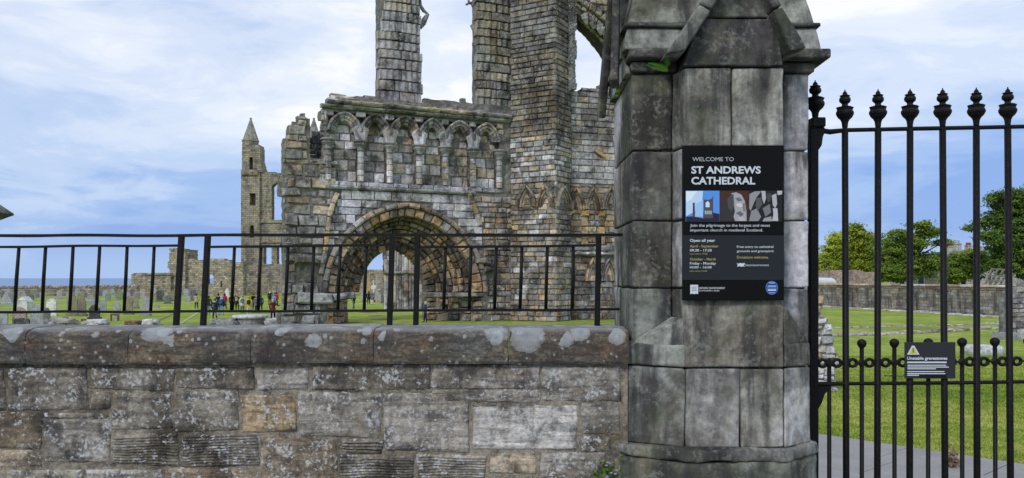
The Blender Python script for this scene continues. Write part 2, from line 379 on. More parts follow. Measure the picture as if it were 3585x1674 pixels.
# coping: brown sandstone with round grey lichen
def coping_mat():
    m, t, b = new_mat('lichened_coping'); p, oi, g = coords(t, False)
    n0 = noise(t, p, 3.2, 6, .6, .4); n1 = noise(t, vmath(t, 'ADD', p, (4, 9, 1)), 2.4, 5, .6); n3 = noise(t, p, 55, 6, .7)
    pz = vmath(t, 'MULTIPLY', p, (1, 1, 4)); ns = noise(t, pz, 2.6, 5, .6)
    col = ramp(t, [(.33, (.055, .05, .047)), (.47, (.11, .095, .08)), (.58, (.16, .13, .095)), (.72, (.27, .24, .175))]); t.links.new(n0, col.inputs[0]); c = col.outputs[0]
    ro = ramp(t, [(.50, (0, 0, 0)), (.64, (.6,) * 3)]); t.links.new(ns, ro.inputs[0]); c = mixc(t, ro.outputs[0], c, (.13, .07, .038))
    gr = ramp(t, [(.52, (0, 0, 0)), (.62, (.65,) * 3)]); t.links.new(n1, gr.inputs[0]); c = mixc(t, gr.outputs[0], c, (.15, .16, .15))
    rv = ramp(t, [(.30, (.35,) * 3), (.70, (1.7,) * 3)]); t.links.new(n3, rv.inputs[0]); c = mixc(t, 1.0, c, rv.outputs[0], 'MULTIPLY')
    nd = noise(t, pz, 9, 6, .65); rd = ramp(t, [(.46, (0, 0, 0)), (.58, (.75,) * 3)]); t.links.new(nd, rd.inputs[0]); c = mixc(t, rd.outputs[0], c, (.05, .047, .045))
    sx = N(t, 'ShaderNodeSeparateXYZ'); t.links.new(p, sx.inputs[0])
    def spots(scale, keep, r0, off, up):
        q = vmath(t, 'ADD', vmath(t, 'MULTIPLY', p, (1, .6, 1.0)), off); q = vmath(t, 'ADD', q, vmath(t, 'MULTIPLY', noise(t, p, scale * 4, 3, .5, 0, 1), (.16 / scale,) * 3))
        v = N(t, 'ShaderNodeTexVoronoi'); t.links.new(q, v.inputs['Vector']); v.inputs['Scale'].default_value = scale; v.inputs['Randomness'].default_value = 1
        sc = N(t, 'ShaderNodeSeparateColor'); t.links.new(v.outputs['Color'], sc.inputs[0])
        rad = fmath(t, 'MULTIPLY', sc.outputs[1], r0)
        inside = fmath(t, 'LESS_THAN', fmath(t, 'ADD', v.outputs['Distance'], fmath(t, 'MULTIPLY', fmath(t, 'SUBTRACT', noise(t, p, scale * 5, 5, .65), .5), .26)), rad); k = fmath(t, 'LESS_THAN', sc.outputs[0], keep)
        s = fmath(t, 'MULTIPLY', inside, k)
        if up is not None:
            vp = N(t, 'ShaderNodeSeparateXYZ'); t.links.new(v.outputs['Position'], vp.inputs[0]); mr = N(t, 'ShaderNodeMapRange'); t.links.new(fmath(t, 'SUBTRACT', vp.outputs[2], off[2] + .08 / scale), mr.inputs[0])
            for i, vv in ((1, up[0]), (2, up[1]), (3, 0), (4, 1)): mr.inputs[i].default_value = vv
            s = fmath(t, 'MULTIPLY', s, fmath(t, 'GREATER_THAN', mr.outputs[0], .5))
        return s, fmath(t, 'DIVIDE', v.outputs['Distance'], rad, True)
    big = spots(5.4, .62, .72, (.3, .1, .0), (2.80, 2.835)); big2 = spots(10, .55, .62, (1.7, .6, .4), (2.77, 2.82)); small = spots(24, .34, .46, (0, 3, 2), None)
    ln = noise(t, p, 34, 5, .65)
    for (s_, rat), k_ in ((big, .85), (big2, .9), (small, .9)):
        lich = ramp(t, [(.2, (.20, .215, .225)), (.55, (.33, .35, .365)), (.85, (.50, .52, .53)), (1.0, (.40, .42, .42))])
        t.links.new(fmath(t, 'ADD', fmath(t, 'MULTIPLY', rat, .6), fmath(t, 'MULTIPLY', ln, .5)), lich.inputs[0]); 
        soft = ramp(t, [(.45, (1, 1, 1)), (1.0, (.15, .15, .15))]); t.links.new(fmath(t, 'ADD', fmath(t, 'MULTIPLY', rat, .75), fmath(t, 'MULTIPLY', fmath(t, 'SUBTRACT', ln, .35), .9)), soft.inputs[0])
        c = mixc(t, fmath(t, 'MULTIPLY', fmath(t, 'MULTIPLY', s_, k_), soft.outputs[0]), c, lich.outputs[0])
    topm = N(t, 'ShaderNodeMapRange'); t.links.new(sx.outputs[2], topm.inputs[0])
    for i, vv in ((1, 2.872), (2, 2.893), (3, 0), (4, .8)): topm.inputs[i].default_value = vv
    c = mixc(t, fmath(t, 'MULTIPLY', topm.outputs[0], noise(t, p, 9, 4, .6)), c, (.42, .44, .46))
    t.links.new(c, b.inputs['Base Color']); b.inputs['Roughness'].default_value = .92; b.inputs['Specular IOR Level'].default_value = .15
    bump(t, b, fmath(t, 'ADD', n3, n0), .8, .006); return m
M_COPE = coping_mat()
def iron_mat():
    m, t, b = new_mat('black_painted_iron'); p, oi, g = coords(t, False)
    n = noise(t, p, 60, 4, .6); r = ramp(t, [(.35, (.003, .003, .0035)), (.60, (.008, .008, .009)), (.72, (.030, .017, .011))]); t.links.new(n, r.inputs[0])
    t.links.new(r.outputs[0], b.inputs['Base Color']); b.inputs['Roughness'].default_value = .55; b.inputs['Specular IOR Level'].default_value = .2
    bump(t, b, n, .35, .003); return m
M_IRON = iron_mat()
def grass_mat(name='mown_grass', lum=1.0):
    m, t, b = new_mat(name); p, oi, g = coords(t, False)
    n1 = noise(t, p, .16, 6, .68, .5); n2 = noise(t, p, 1.6, 6, .7); n3 = noise(t, p, 26, 3, .7)
    r = ramp(t, [(.36, (.135, .215, .030)), (.5, (.255, .33, .050)), (.60, (.42, .44, .12))])
    t.links.new(fmath(t, 'ADD', fmath(t, 'MULTIPLY', n1, .5), fmath(t, 'MULTIPLY', n2, .5)), r.inputs[0])
    rv = ramp(t, [(.25, (.5,) * 3), (.75, (1.45,) * 3)]); t.links.new(n3, rv.inputs[0]); c = mixc(t, 1.0, r.outputs[0], rv.outputs[0], 'MULTIPLY')
    t.links.new(c, b.inputs['Base Color']); b.inputs['Roughness'].default_value = .95; b.inputs['Specular IOR Level'].default_value = .1
    bump(t, b, fmath(t, 'ADD', n3, n2), .7, .05); return m
M_GRASS = grass_mat()
M_BLADE = grass_mat('grass_blades', .9)
def ground_like(name, stops, s, rough=.9, bd=.01):
    m, t, b = new_mat(name); p, oi, g = coords(t, False); n = fmath(t, 'ADD', fmath(t, 'MULTIPLY', noise(t, p, s, 5, .6), .6), fmath(t, 'MULTIPLY', noise(t, p, s * 14, 4, .6), .4))
    r = ramp(t, stops); t.links.new(n, r.inputs[0]); t.links.new(r.outputs[0], b.inputs['Base Color']); b.inputs['Roughness'].default_value = rough
    bump(t, b, noise(t, p, s * 30, 3, .6), .4, bd); return m
M_ASPH = ground_like('asphalt', [(.3, (.04, .04, .042)), (.7, (.065, .065, .066))], 1.2)
M_PAVE = ground_like('grey_paving', [(.3, (.22, .21, .205)), (.7, (.33, .32, .31))], 1.1)
M_EARTH = ground_like('bare_earth', [(.3, (.10, .07, .045)), (.7, (.20, .15, .10))], 1.5)
M_BLACKSIGN = plain('black_sign_face', (.0045, .005, .0055), .5, .12)
M_GREYSIGN = plain('charcoal_sign_panel', (.022, .025, .031), .5, .15)
M_WHITEINK = plain('white_print', (.62, .66, .72), .6)
M_YELINK = plain('yellow_print', (.42, .38, .13), .6)

# ------------------------------------------------------------------ ground, path, street, sea
def sheet(name, pts, z, mat, parent=None):
    o = mk(name, [(x, y, z) for x, y in pts], [tuple(range(len(pts)))], mat, parent, kind='structure'); return o
sheet('terrain', [(-3000, -3000), (3000, -3000), (3000, 5.42), (-3000, 5.42)], -.22, M_GRASS)
lawn = sheet('lawn', [(-700, 5.4), (2500, 5.4), (2500, 3500), (60, 3500), (8, 330), (-60, 205), (-700, 196)], 0.0, M_GRASS)
V, Fc = [], []
ed = [(2500, 3500), (60, 3500), (8, 330), (-60, 205), (-700, 196), (-700, -40)]
for i, (x, y) in enumerate(ed): V += [(x, y, -.01), (x - 3, y + 3, -16)]
Fc = [(2 * i, 2 * i + 1, 2 * i + 3, 2 * i + 2) for i in range(len(ed) - 1)]
mk('cliff', V, Fc, M_EARTH, kind='structure')
def sea_mat():
    m, t, b = new_mat('sea_water'); p, oi, g = coords(t, False); q = vmath(t, 'MULTIPLY', p, (.004, .02, 1))
    n = noise(t, q, 1, 5, .6); r = ramp(t, [(.35, (.12, .22, .40)), (.65, (.17, .28, .46))]); t.links.new(n, r.inputs[0]); t.links.new(r.outputs[0], b.inputs['Base Color'])
    b.inputs['Roughness'].default_value = .42; b.inputs['IOR'].default_value = 1.33; bump(t, b, noise(t, vmath(t, 'MULTIPLY', p, (.15, .3, 1)), 1, 4, .6), .12, 1.0); return m
sheet('sea', [(-60000, -4000), (60000, -4000), (60000, 90000), (-60000, 90000)], -15, sea_mat())
V, Fc = box((-60, 1.2, -.4), (60, 5.4, 0)); mk('pavement', V, Fc, M_PAVE, kind='structure')
V, Fc = box((-60, 1.05, -.4), (60, 1.2, .01)); mk('kerb', V, Fc, M_PAVE, kind='structure')
sheet('road', [(-60, -9), (60, -9), (60, 1.05), (-60, 1.05)], -.12, M_ASPH)

# path of flagstones crossing behind the gate
path = link(bpy.data.objects.new('path', None)); place(path, (8, 12, 0)); path['kind'] = 'structure'
pa, pb = Vector(px(2700, 1497, gy(1497))), Vector(px(3900, 1675, gy(1675)))
pd = (pb - pa).normalized(); pn = Vector((pd.y, -pd.x, 0));
if pn.y > 0: pn = -pn
V, Fc = [], []
base = [pa - pd * 5, pb + pd * 4, pb + pd * 4 + pn * 4.2, pa - pd * 5 + pn * 4.2]
mk('path_bed', [(p.x, p.y, .004) for p in base], [(0, 1, 2, 3)], M_EARTH, path, kind='structure')
for row in range(3):
    s = -5.0 - row * .7
    while s < (pb - pa).length + 3.5:
        l = R.uniform(1.7, 2.4); a = pa + pd * (s + .008) + pn * (.02 + row * 1.4); b = pa + pd * (s + l - .008) + pn * (.02 + row * 1.4)
        q = [a, b, b + pn * 1.382, a + pn * 1.382]; zt = R.uniform(.022, .028)
        V = [(p.x, p.y, .006) for p in q] + [(p.x, p.y, zt) for p in q]
        V, Fc = bevelled(V, [(3, 2, 1, 0), (4, 5, 6, 7), (0, 1, 5, 4), (1, 2, 6, 5), (2, 3, 7, 6), (3, 0, 4, 7)], .006, 1)
        mk('flagstone', V, Fc, M_PAVE, path); s += l
# grass blades on the lawn that shows close through the gate
rs = np.random.RandomState(3)
nb = 190000; Yb = 11 + 23 * rs.rand(nb) ** 1.5; Xb = (2350 - CX) / F * Yb + rs.rand(nb) * (4500 - 2350) / F * Yb
nrm = np.array([pn.x, pn.y]); side = (Xb - pa.x) * nrm[0] + (Yb - pa.y) * nrm[1]
k = (side < -.03) | (side > 4.22); Xb, Yb = Xb[k], Yb[k]; nb = len(Xb)
hb = rs.uniform(.02, .06, nb) * (1 + .4 * (rs.rand(nb) < .1)); wb = rs.uniform(.006, .014, nb) * (Yb / 16); an = rs.rand(nb) * 6.28; lx, ly = rs.normal(0, .02, nb), rs.normal(0, .02, nb)
P3 = np.stack([np.stack([Xb - np.cos(an) * wb, Yb - np.sin(an) * wb, np.zeros(nb)], 1), np.stack([Xb + np.cos(an) * wb, Yb + np.sin(an) * wb, np.zeros(nb)], 1),
               np.stack([Xb + lx, Yb + ly, hb], 1)], 1).reshape(-1, 3)
def tri_mesh(name, P3, n_per, mat):
    me = bpy.data.meshes.new(name); nv = len(P3); nf = nv // n_per
    me.vertices.add(nv); me.vertices.foreach_set('co', P3.astype(np.float32).ravel()); me.loops.add(nv); me.loops.foreach_set('vertex_index', np.arange(nv, dtype=np.int32))
    me.polygons.add(nf); me.polygons.foreach_set('loop_start', np.arange(0, nv, n_per, dtype=np.int32)); me.polygons.foreach_set('loop_total', np.full(nf, n_per, dtype=np.int32))
    me.update(calc_edges=True); me.materials.append(mat); return me
o = link(bpy.data.objects.new('grass', tri_mesh('grass', P3, 3, M_BLADE))); o['kind'] = 'stuff'; o['label'] = 'short green grass of the lawn behind the gate'

# ------------------------------------------------------------------ boundary wall at the street
W = flat(5.0); sW = 5.0 / F
bw = thing('boundary_wall', 'rough grey stone street wall with thick lichen-spotted coping, below the railing', 'wall', (-1.2, 5.2, 0))
XL, XR = -5.4, .70
V, Fc = box((XL, 5.009, 0), (XR, 5.42, 2.70)); mk('wall_core', V, Fc, M_MORTAR, bw, (.26, .225, .17))
ST = [  # x0, y0, x1, y1 in photograph pixels, colour, tooled
 (-190, 1290, 14, 1434, DGREY, 0), (19, 1292, 305, 1436, GREY, 0), (313, 1286, 606, 1366, DGREY, 0), (614, 1286, 892, 1364, BLACK, 0), (899, 1294, 1078, 1364, GREY, 0),
 (1088, 1279, 1505, 1366, DGREY, 0), (1512, 1280, 1886, 1362, GREY, 0), (1512, 1368, 1886, 1405, GREY, 0), (1900, 1287, 2172, 1410, GREY, 0),
 (312, 1373, 382, 1436, DGREY, 0), (390, 1373, 597, 1505, DGREY, 0), (609, 1371, 838, 1508, DGREY, 0), (845, 1383, 1033, 1513, OCHRE, 0), (1045, 1373, 1336, 1530, GREY, 0),
 (1345, 1376, 1640, 1580, GREY, 0), (1651, 1420, 2021, 1577, PALE, 0), (2038, 1420, 2172, 1520, GREY, 0), (1651, 1374, 1886, 1412, GREY, 0),
 (-180, 1444, 144, 1566, BROWN, 0), (152, 1444, 382, 1460, GREY, 0), (152, 1466, 385, 1620, GREY, 0), (391, 1519, 622, 1630, DGREY, 1), (634, 1524, 904, 1634, DGREY, 1),
 (915, 1537, 1180, 1720, BROWN, 0), (1192, 1538, 1340, 1588, DGREY, 1), (2030, 1530, 2130, 1580, GREEN, 0), (-200, 1574, 144, 1640, BROWN, 0),
 (1192, 1598, 1444, 1690, DGREY, 1), (1457, 1590, 1702, 1690, DGREY, 1), (1712, 1592, 1878, 1664, TAN, 0), (1888, 1588, 2120, 1690, GREY, 0),
 (20, 1648, 290, 1720, GREEN, 0), (300, 1642, 570, 1720, GREY, 0), (578, 1642, 905, 1720, BROWN, 0), (1345, 1560, 1345 + 90, 1590, GREY, 0)]
def near_stone(name, x0, y0, x1, y1, col, tooled, fr, parent, mat, i):
    u0, z1 = fr.pix(x0, y0); u1, z0 = fr.pix(x1, y1); nu = max(6, int((u1 - u0) / .03)); nv = max(5, int((z1 - z0) / .03))
    if tooled: nv = max(nv, 30)
    def rel(u, v):
        p = Vector((u * 7, v * 9, i * 5.7)); r = mnoise.noise(p) * .012 + mnoise.noise(p * 3.3) * .006
        if tooled: r = r * .7 + .0055 * (1 if math.sin((v + mnoise.noise(p * .8) * .01) * 2 * math.pi / .0175) > -.2 else -1)
        return r
    kk = R.uniform(.85, 1.1); c = tuple((k * .55 + .6 * q) * kk for k, q in zip(col, (.34, .285, .205)))
    V, Fc = stone(fr.map, u0 - .001, u1 + .001, z0 - .001, z1 + .001, .0, .10, .010, .010, .003, R, .012, nu, nv, bw=.010, relief=rel)
    return mk(name, V, Fc, mat, parent, c, smooth=True)
for i, (a, b, c, d, col, tl) in enumerate(ST[:-1]): near_stone('stone', a, b, c, d, col, tl, W, bw, M_WALL, i)
for row in range(3):
    x = -200 - 70 * row
    while x < 2100: w_ = R.uniform(180, 330); near_stone('stone', x, 1732 + row * 112, min(x + w_, 2130), 1836 + row * 112, R.choice((GREY, BROWN, DGREY, TAN)), 0, W, bw, M_WALL, 60 + row * 20 + int(x / 90)); x += w_ + 9
joints = [-330, 100, 458, 884, 1310, 1780, 2200]
for i in range(len(joints) - 1):
    ua, ub = (joints[i] - CX) * sW + .002, (joints[i + 1] - CX) * sW - .002
    prof = [(-.42, 2.705), (.035, 2.685), (.042, 2.70), (.044, 2.76), (.042, 2.825), (.032, 2.862), (.008, 2.884), (-.04, 2.896), (-.13, 2.899), (-.28, 2.90), (-.42, 2.897)]
    # finer profile
    pp = []
    for j in range(len(prof)):
        a, b = prof[j], prof[(j + 1) % len(prof)]; pp.append(a)
        if j not in (0, 10): pp.append(((a[0] + b[0]) / 2, (a[1] + b[1]) / 2))
    n = max(8, int((ub - ua) / .03)); V = []; m = len(pp); wear = R.uniform(-.006, .006)
    for k in range(n + 1):
        u = ua + (ub - ua) * k / n; e = .006 * (1 if k in (0, n) else 0)
        for w, z in pp:
            q = Vector((u * 5, w * 8, z * 8)); r = mnoise.noise(q) * .005 + mnoise.noise(q * 3.7) * .004
            zz = z + r * .8 + wear
            V.append(W.map(u, zz - (e if z > 2.8 else 0), w + r - e))
    Fc = [(k * m + j, k * m + (j + 1) % m, (k + 1) * m + (j + 1) % m, (k + 1) * m + j) for k in range(n) for j in range(m)] + [tuple(range(m))[::-1], tuple(range(n * m, n * m + m))]
    mk('coping_stone', V, [f[::-1] for f in Fc], M_COPE, bw, (.2, .2, .2), smooth=False)

# ------------------------------------------------------------------ iron railing on the coping
FR = flat(5.28); fx = 1.3917
rl = thing('iron_railing', 'black iron railing standing on the lichen-spotted wall coping', 'railing', (-1.2, 5.28, 2.89))
def fpt(x, y, w=0.0): u, z = FR.pix(x * fx, y * fx); return Vector(FR.map(u, z, w))
def wavy_bar(name, a, b, wx, wz, parent, amp=.004, n=40):
    pts = [a.lerp(b, i / n) for i in range(n + 1)]; V = []
    for i, p in enumerate(pts):
        dz = mnoise.noise(Vector((p.x * 2.3, p.z, 3))) * amp; t = 1 + .16 * mnoise.noise(Vector((p.x * 9, p.z * 5, 1)))
        for j, k in ((-1, -1), (1, -1), (1, 1), (-1, 1)): V.append((p.x, p.y + j * wx / 2, p.z + dz + k * wz / 2 * t))
    Fc = [(i * 4 + k, (i + 1) * 4 + k, (i + 1) * 4 + (k + 1) % 4, i * 4 + (k + 1) % 4) for i in range(n) for k in range(4)] + [(0, 1, 2, 3), (n * 4 + 3, n * 4 + 2, n * 4 + 1, n * 4)]
    return mk(name, V, Fc, M_IRON, parent)
wavy_bar('top_rail', fpt(-110, 592.5), fpt(1566, 591), .034, .0185, rl)
wavy_bar('bottom_rail', fpt(-110, 786), fpt(1558, 779), .03, .016, rl, .005)
for a, b in ((-110, 450), (526, 984), (1052, 1504)): wavy_bar('middle_rail', fpt(a, 622), fpt(b, 617), .028, .015, rl)
posts = [(457, 443), (523, 511), (987, 980), (1051, 1046), (1506, 1502)]
for a, b in posts:
    p, q = fpt(a, 593), fpt(b + (b - a) * .0, 822); V, Fc = beam(q, p, .034, .034, (0, 1, 0)); mk('post', *bevelled(V, Fc, .004, 1), M_IRON, rl)
for a, b in ((-22, -34), (48, 37), (115, 106), (184, 175), (251, 242), (320, 312), (388, 379), (590, 582), (657, 649), (725, 717), (790, 783), (857, 850), (922, 916),
             (1121, 1116), (1185, 1180), (1249, 1244), (1313, 1308), (1377, 1373), (1442, 1439)):
    p, q = fpt(a, 620), fpt(b, 783); V, Fc = tube([q, (q + p) / 2 + Vector((R.uniform(-.003, .003), 0, 0)), p], [.0105, .0115, .0105], 8); mk('baluster', V, Fc, M_IRON, rl, smooth=True)

# ------------------------------------------------------------------ gate pier
gp = thing('gate_pier', 'tall sooty stone gate pier with gabled top carrying the welcome sign', 'gate pier', (1.26, 5.4, 0))
xl, xcl, x1, x2, xcr, xr = .725, .962, 1.006, 1.588, 1.632, 1.792
f0, f1, yb = 5.0, 4.85, 5.88
def pstone(plan, z0, z1, col=None, bev=.013, name='stone', sub=4, rough=.006):
    V, Fc = prism(plan, z0 + .004, z1 - .004); pstone.k += 1
    V, Fc = bevelled(V, Fc, bev, 2, sub, rough, 5, pstone.k)
    return mk(name, V, Fc, M_PIER, gp, col or pick([GREY, PALE, (.30, .30, .29), (.38, .375, .36)]), smooth=True)
pstone.k = 0
V, Fc = prism([(xl + .02, f0 + .02), (1.0, f0 + .02), (1.03, f1 + .03), (1.57, f1 + .03), (1.6, f0 + .02), (xr - .02, f0 + .02), (xr - .02, yb - .02), (xl + .02, yb - .02)], 2.1, 4.5)
mk('mortar_core', V, Fc, M_MORTAR, gp, (.06, .06, .058))
def course(z0, z1, split=1.30, cl=None, cc=None, cr=None, csplit=True, zc=None):
    ym = R.uniform(5.42, 5.6)
    pstone([(xl, f0), (xcl + .004, f0), (xcl + .004, f0 + .3), (xl + .3, ym), (xl, ym)], z0, z1, cl)
    pstone([(xl, ym + .006), (xl + .3, ym + .006), (xl + .3, yb), (xl, yb)], z0, z1)
    lo, hi = (xcl + .01, f0), (x1, f1)
    if csplit:
        pstone([lo, hi, (split - .003, f1), (split - .003, f1 + .4), (xcl + .01, f1 + .4)], z0, z1, cc)
        pstone([(split + .003, f1), (x2, f1), (xcr - .004, f0), (xcr - .004, f1 + .4), (split + .003, f1 + .4)], z0, z1, cc)
    else: pstone([lo, hi, (x2, f1), (xcr - .004, f0), (xcr - .004, f1 + .4), (xcl + .01, f1 + .4)], zc or z0, z1, cc)
    pstone([(xcr + .003, f0), (xr, f0), (xr, ym - .1), (xcr + .003, ym - .1)], z0, z1, cr)
    pstone([(xr - .25, ym - .09), (xr, ym - .09), (xr, yb), (xr - .25, yb)], z0, z1)
dk = (.125, .12, .115)
course(3.968, 4.436, 1.288, cl=(.10, .097, .085), cc=(.43, .425, .385))
course(3.546, 3.968, 1.30, cl=dk, csplit=False)
course(3.140, 3.546, 1.30, cl=(.15, .145, .135), csplit=False)
course(2.790, 3.140, 1.30, cl=(.19, .20, .18), cc=(.42, .40, .35), csplit=False, zc=2.674)
# broached course: the recessed corners fill out to chamfers
ax, bx = .700, 1.800
def chamfer_course(z0, z1, split, cols, csplit=True):
    pstone([(ax, f0 + .02), (1.012, f1 - .005), (1.012, f1 + .35), (ax, f0 + .45)], z0, z1, cols[0])
    pstone([(ax, f0 + .456), (ax + .3, f0 + .456), (ax + .3, yb), (ax, yb)], z0, z1, cols[0])
    if csplit:
        pstone([(1.018, f1 - .005), (split - .003, f1 - .005), (split - .003, f1 + .35), (1.018, f1 + .35)], z0, z1, cols[1])
        pstone([(split + .003, f1 - .005), (1.590, f1 - .005), (1.590, f1 + .35), (split + .003, f1 + .35)], z0, z1, cols[2])
    pstone([(1.596, f1 - .003), (bx, f0), (bx, f0 + .5), (1.596, f1 + .35)], z0, z1, cols[3])
    pstone([(bx - .25, f0 + .506), (bx, f0 + .506), (bx, yb), (bx - .25, yb)], z0, z1, cols[3])
chamfer_course(2.672, 2.815, 1.3, [(.26, .27, .24), (.30, .285, .25), None, (.34, .33, .30)], csplit=False)
chamfer_course(2.205, 2.672, 1.335, [(.28, .285, .265), (.44, .43, .42), (.42, .41, .38), (.50, .495, .48)])
# broach stops above the chamfers
for sx in (0, 1):
    a = (ax, f0 + .02) if sx == 0 else (bx, f0 + .01); b = (1.010, f1) if sx == 0 else (1.592, f1); ztop = 2.97 if sx == 0 else 3.06
    c = (xcl, f0 + .004) if sx == 0 else (xcr, f0 + .004); d = (xl, f0 + .01) if sx == 0 else (xr, f0 + .01)
    V = [(*a, 2.796), (*b, 2.796), (b[0], f0 + .05, 2.796), (a[0], f0 + .06, 2.796), (c[0], c[1], ztop), (b[0], f1 + .02, ztop)] if 0 else \
        [(*a, 2.797), (*b, 2.797), (c[0], f0 + .06, 2.797), (d[0], f0 + .06, 2.797), (b[0], f1 + .004, ztop), (c[0], f0 + .03, ztop), (d[0], f0 + .03, 2.84 if sx == 0 else 2.84)]
    Fc = [(3, 2, 1, 0), (0, 1, 4), (0, 4, 5, 6), (1, 2, 5, 4), (2, 3, 6, 5), (0, 6, 3)]
    mk('broach_stop', *bevelled(V, Fc, .008, 1), M_PIER, gp, (.27, .28, .25))
# plinth with its torn string moulding
mp = [(ax - .055, f0 + .0), (1.0, f1 - .05), (1.60, f1 - .05), (bx + .05, f0), (bx + .05, yb), (ax - .055, yb)]
V, Fc = prism(mp, 2.135, 2.205); V, Fc = bevelled(V, Fc, .022, 3, 14, .016, 7, 91); mk('string_moulding', V, Fc, M_PIER, gp, (.27, .27, .255), smooth=True)
for k, (z0, z1, e) in enumerate([(1.80, 2.135, .02), (1.35, 1.80, .06), (.9, 1.35, .08), (.45, .9, .08), (0, .45, .1)]):
    pl = [(ax - .03 - e, f0 - .0), (1.0, f1 - .03 - e), (1.60, f1 - .03 - e), (bx + .03 + e, f0), (bx + .03 + e, yb), (ax - .03 - e, yb)]
    pstone(pl, z0, z1, (.19, .205, .17), .03, 'plinth_stone', 6, .012)
# cornice, eaves and roof
for z0, z1, e, c in ((4.436, 4.500, .03, BLACK), (4.500, 4.565, .10, BLACK)):
    for pl in ([(xl - e * .3, f0 - e), (.99, f0 - e), (.99, f0 + .3), (xl + .2, yb + e), (xl - e * .3, yb + e)], [(1.60, f0 - e), (xr + e, f0 - e), (xr + e, yb + e), (xr - .2, yb + e), (1.60, f0 + .3)]):
        pstone(pl, z0, z1, (.075, .072, .068), .014, 'cornice_stone')
def frustum(z0, z1, e0, e1, name, col):
    a = [(xl - e0, f0 - e0), (xr + e0, f0 - e0), (xr + e0, yb + e0), (xl - e0, yb + e0)]; b = [(xl - e1, f0 - e1), (xr + e1, f0 - e1), (xr + e1, yb + e1), (xl - e1, yb + e1)]
    V = [(*p, z0) for p in a] + [(*p, z1) for p in b]; pstone.k += 1
    V, Fc = bevelled(V, [(3, 2, 1, 0), (4, 5, 6, 7), (0, 1, 5, 4), (1, 2, 6, 5), (2, 3, 7, 6), (3, 0, 4, 7)], .012, 2, 5, .007, 5, pstone.k)
    mk(name, V, Fc, M_PIER, gp, col, smooth=True)
frustum(4.566, 4.700, .055, .03, 'roof_stone', (.27, .275, .25)); frustum(4.702, 4.726, .058, .055, 'drip_moulding', (.10, .10, .095)); frustum(4.728, 5.02, .025, -.035, 'roof_stone', (.25, .255, .22))
frustum(5.02, 5.045, -.02, -.022, 'drip_moulding', (.10, .10, .095)); frustum(5.047, 5.40, -.05, -.14, 'roof_stone', (.25, .255, .22)); frustum(5.402, 6.2, -.15, -.48, 'roof_stone', (.24, .25, .22))
# gablet over the projection
FG = flat(4.80)
def gp_(x, y): return FG.pix(x, y)
fld = [gp_(2395, 226), gp_(2748, 226), gp_(2720, 61), gp_(2452, 61)]
V, Fc = plate(FG, fld, -.03, -.5); mk('gable_stone', *bevelled(V, Fc, .01, 2, 4, .006, 5, 40), M_PIER, gp, (.085, .08, .085), smooth=True)
fld = [gp_(2450, 56), gp_(2721, 56), gp_(2600, -170)]
V, Fc = plate(FG, fld, -.03, -.5); mk('gable_stone', *bevelled(V, Fc, .01, 2, 4, .006, 5, 41), M_PIER, gp, (.30, .29, .27), smooth=True)
for (a, b, c, d) in (((2318, 205), (2438, 32), (2478, 52), (2388, 190)), ((2440, 28), (2590, -190), (2606, -150), (2480, 48)),
                     ((2806, 180), (2724, 40), (2690, 52), (2752, 195)), ((2722, 36), (2606, -190), (2608, -150), (2688, 48))):
    q = [gp_(*d), gp_(*c), gp_(*b), gp_(*a)]
    if a[0] > 2620: q = q[::-1]
    V, Fc = plate(FG, q[::-1], .09, -.35); mk('gable_coping', *bevelled(V, Fc, .014, 2, 3, .006, 6, int(a[0])), M_PIER, gp, (.23, .235, .215), smooth=True)
# side gablet, seen edge-on at the left
for (p0, p1) in (((.612, 4.95, 4.36), (.690, 5.40, 5.45)), ((.640, 5.95, 4.36), (.690, 5.41, 5.45))):
    V, Fc = beam(p0, p1, .05, .10, (0, 0, 1)); mk('gable_coping', *bevelled(V, Fc, .014, 2, 3, .005, 6, int(p0[1] * 9)), M_PIER, gp, (.085, .082, .078), smooth=True)
V = [(.69, 5.02, 4.44), (.69, 5.86, 4.44), (.70, 5.46, 5.08), (.9, 5.02, 4.44), (.9, 5.86, 4.44), (.9, 5.46, 5.08)]
mk('gable_stone', V, [(0, 2, 1), (3, 4, 5), (0, 1, 4, 3), (1, 2, 5, 4), (2, 0, 3, 5)], M_PIER, gp, (.2, .2, .19))

# neighbouring pier at the left edge
lp = thing('gate_pier', 'pointed stone pier cap just entering at the left edge above the railing', 'gate pier', (-3.72, 5.2, 0))
zc = H - (755 - HY) * 6.0 / F; xt = (50 - CX) * 6.0 / F; cxp = xt - .66
V = []
for z, r in ((zc - .075, .50), (zc - .06, .56), (zc, .655), (zc + .012, .66), (zc + .03, .64), (zc + .62, .05), (zc + .66, .02)):
    V += [(cxp + r * a, 5.35 + r * b, z) for a, b in ((-1, -1), (1, -1), (1, 1), (-1, 1))]
Fc = [(i * 4 + k, i * 4 + (k + 1) % 4, i * 4 + 4 + (k + 1) % 4, i * 4 + 4 + k) for i in range(6) for k in range(4)] + [(3, 2, 1, 0), (24, 25, 26, 27)]
mk('cap_stone', *bevelled(V, Fc, .008, 2, 3, .005, 6, 5), M_PIER, lp, (.33, .335, .30), smooth=True)
z = 0.0
while z < zc - .1:
    z2 = min(z + .42, zc - .08); V, Fc = box((cxp - .47, 4.88, z + .004), (cxp + .47, 5.82, z2 - .004)); mk('stone', *bevelled(V, Fc, .014, 2, 3, .006, 6, int(z * 9)), M_PIER, lp, pick([GREY, GREEN]), smooth=True); z = z2

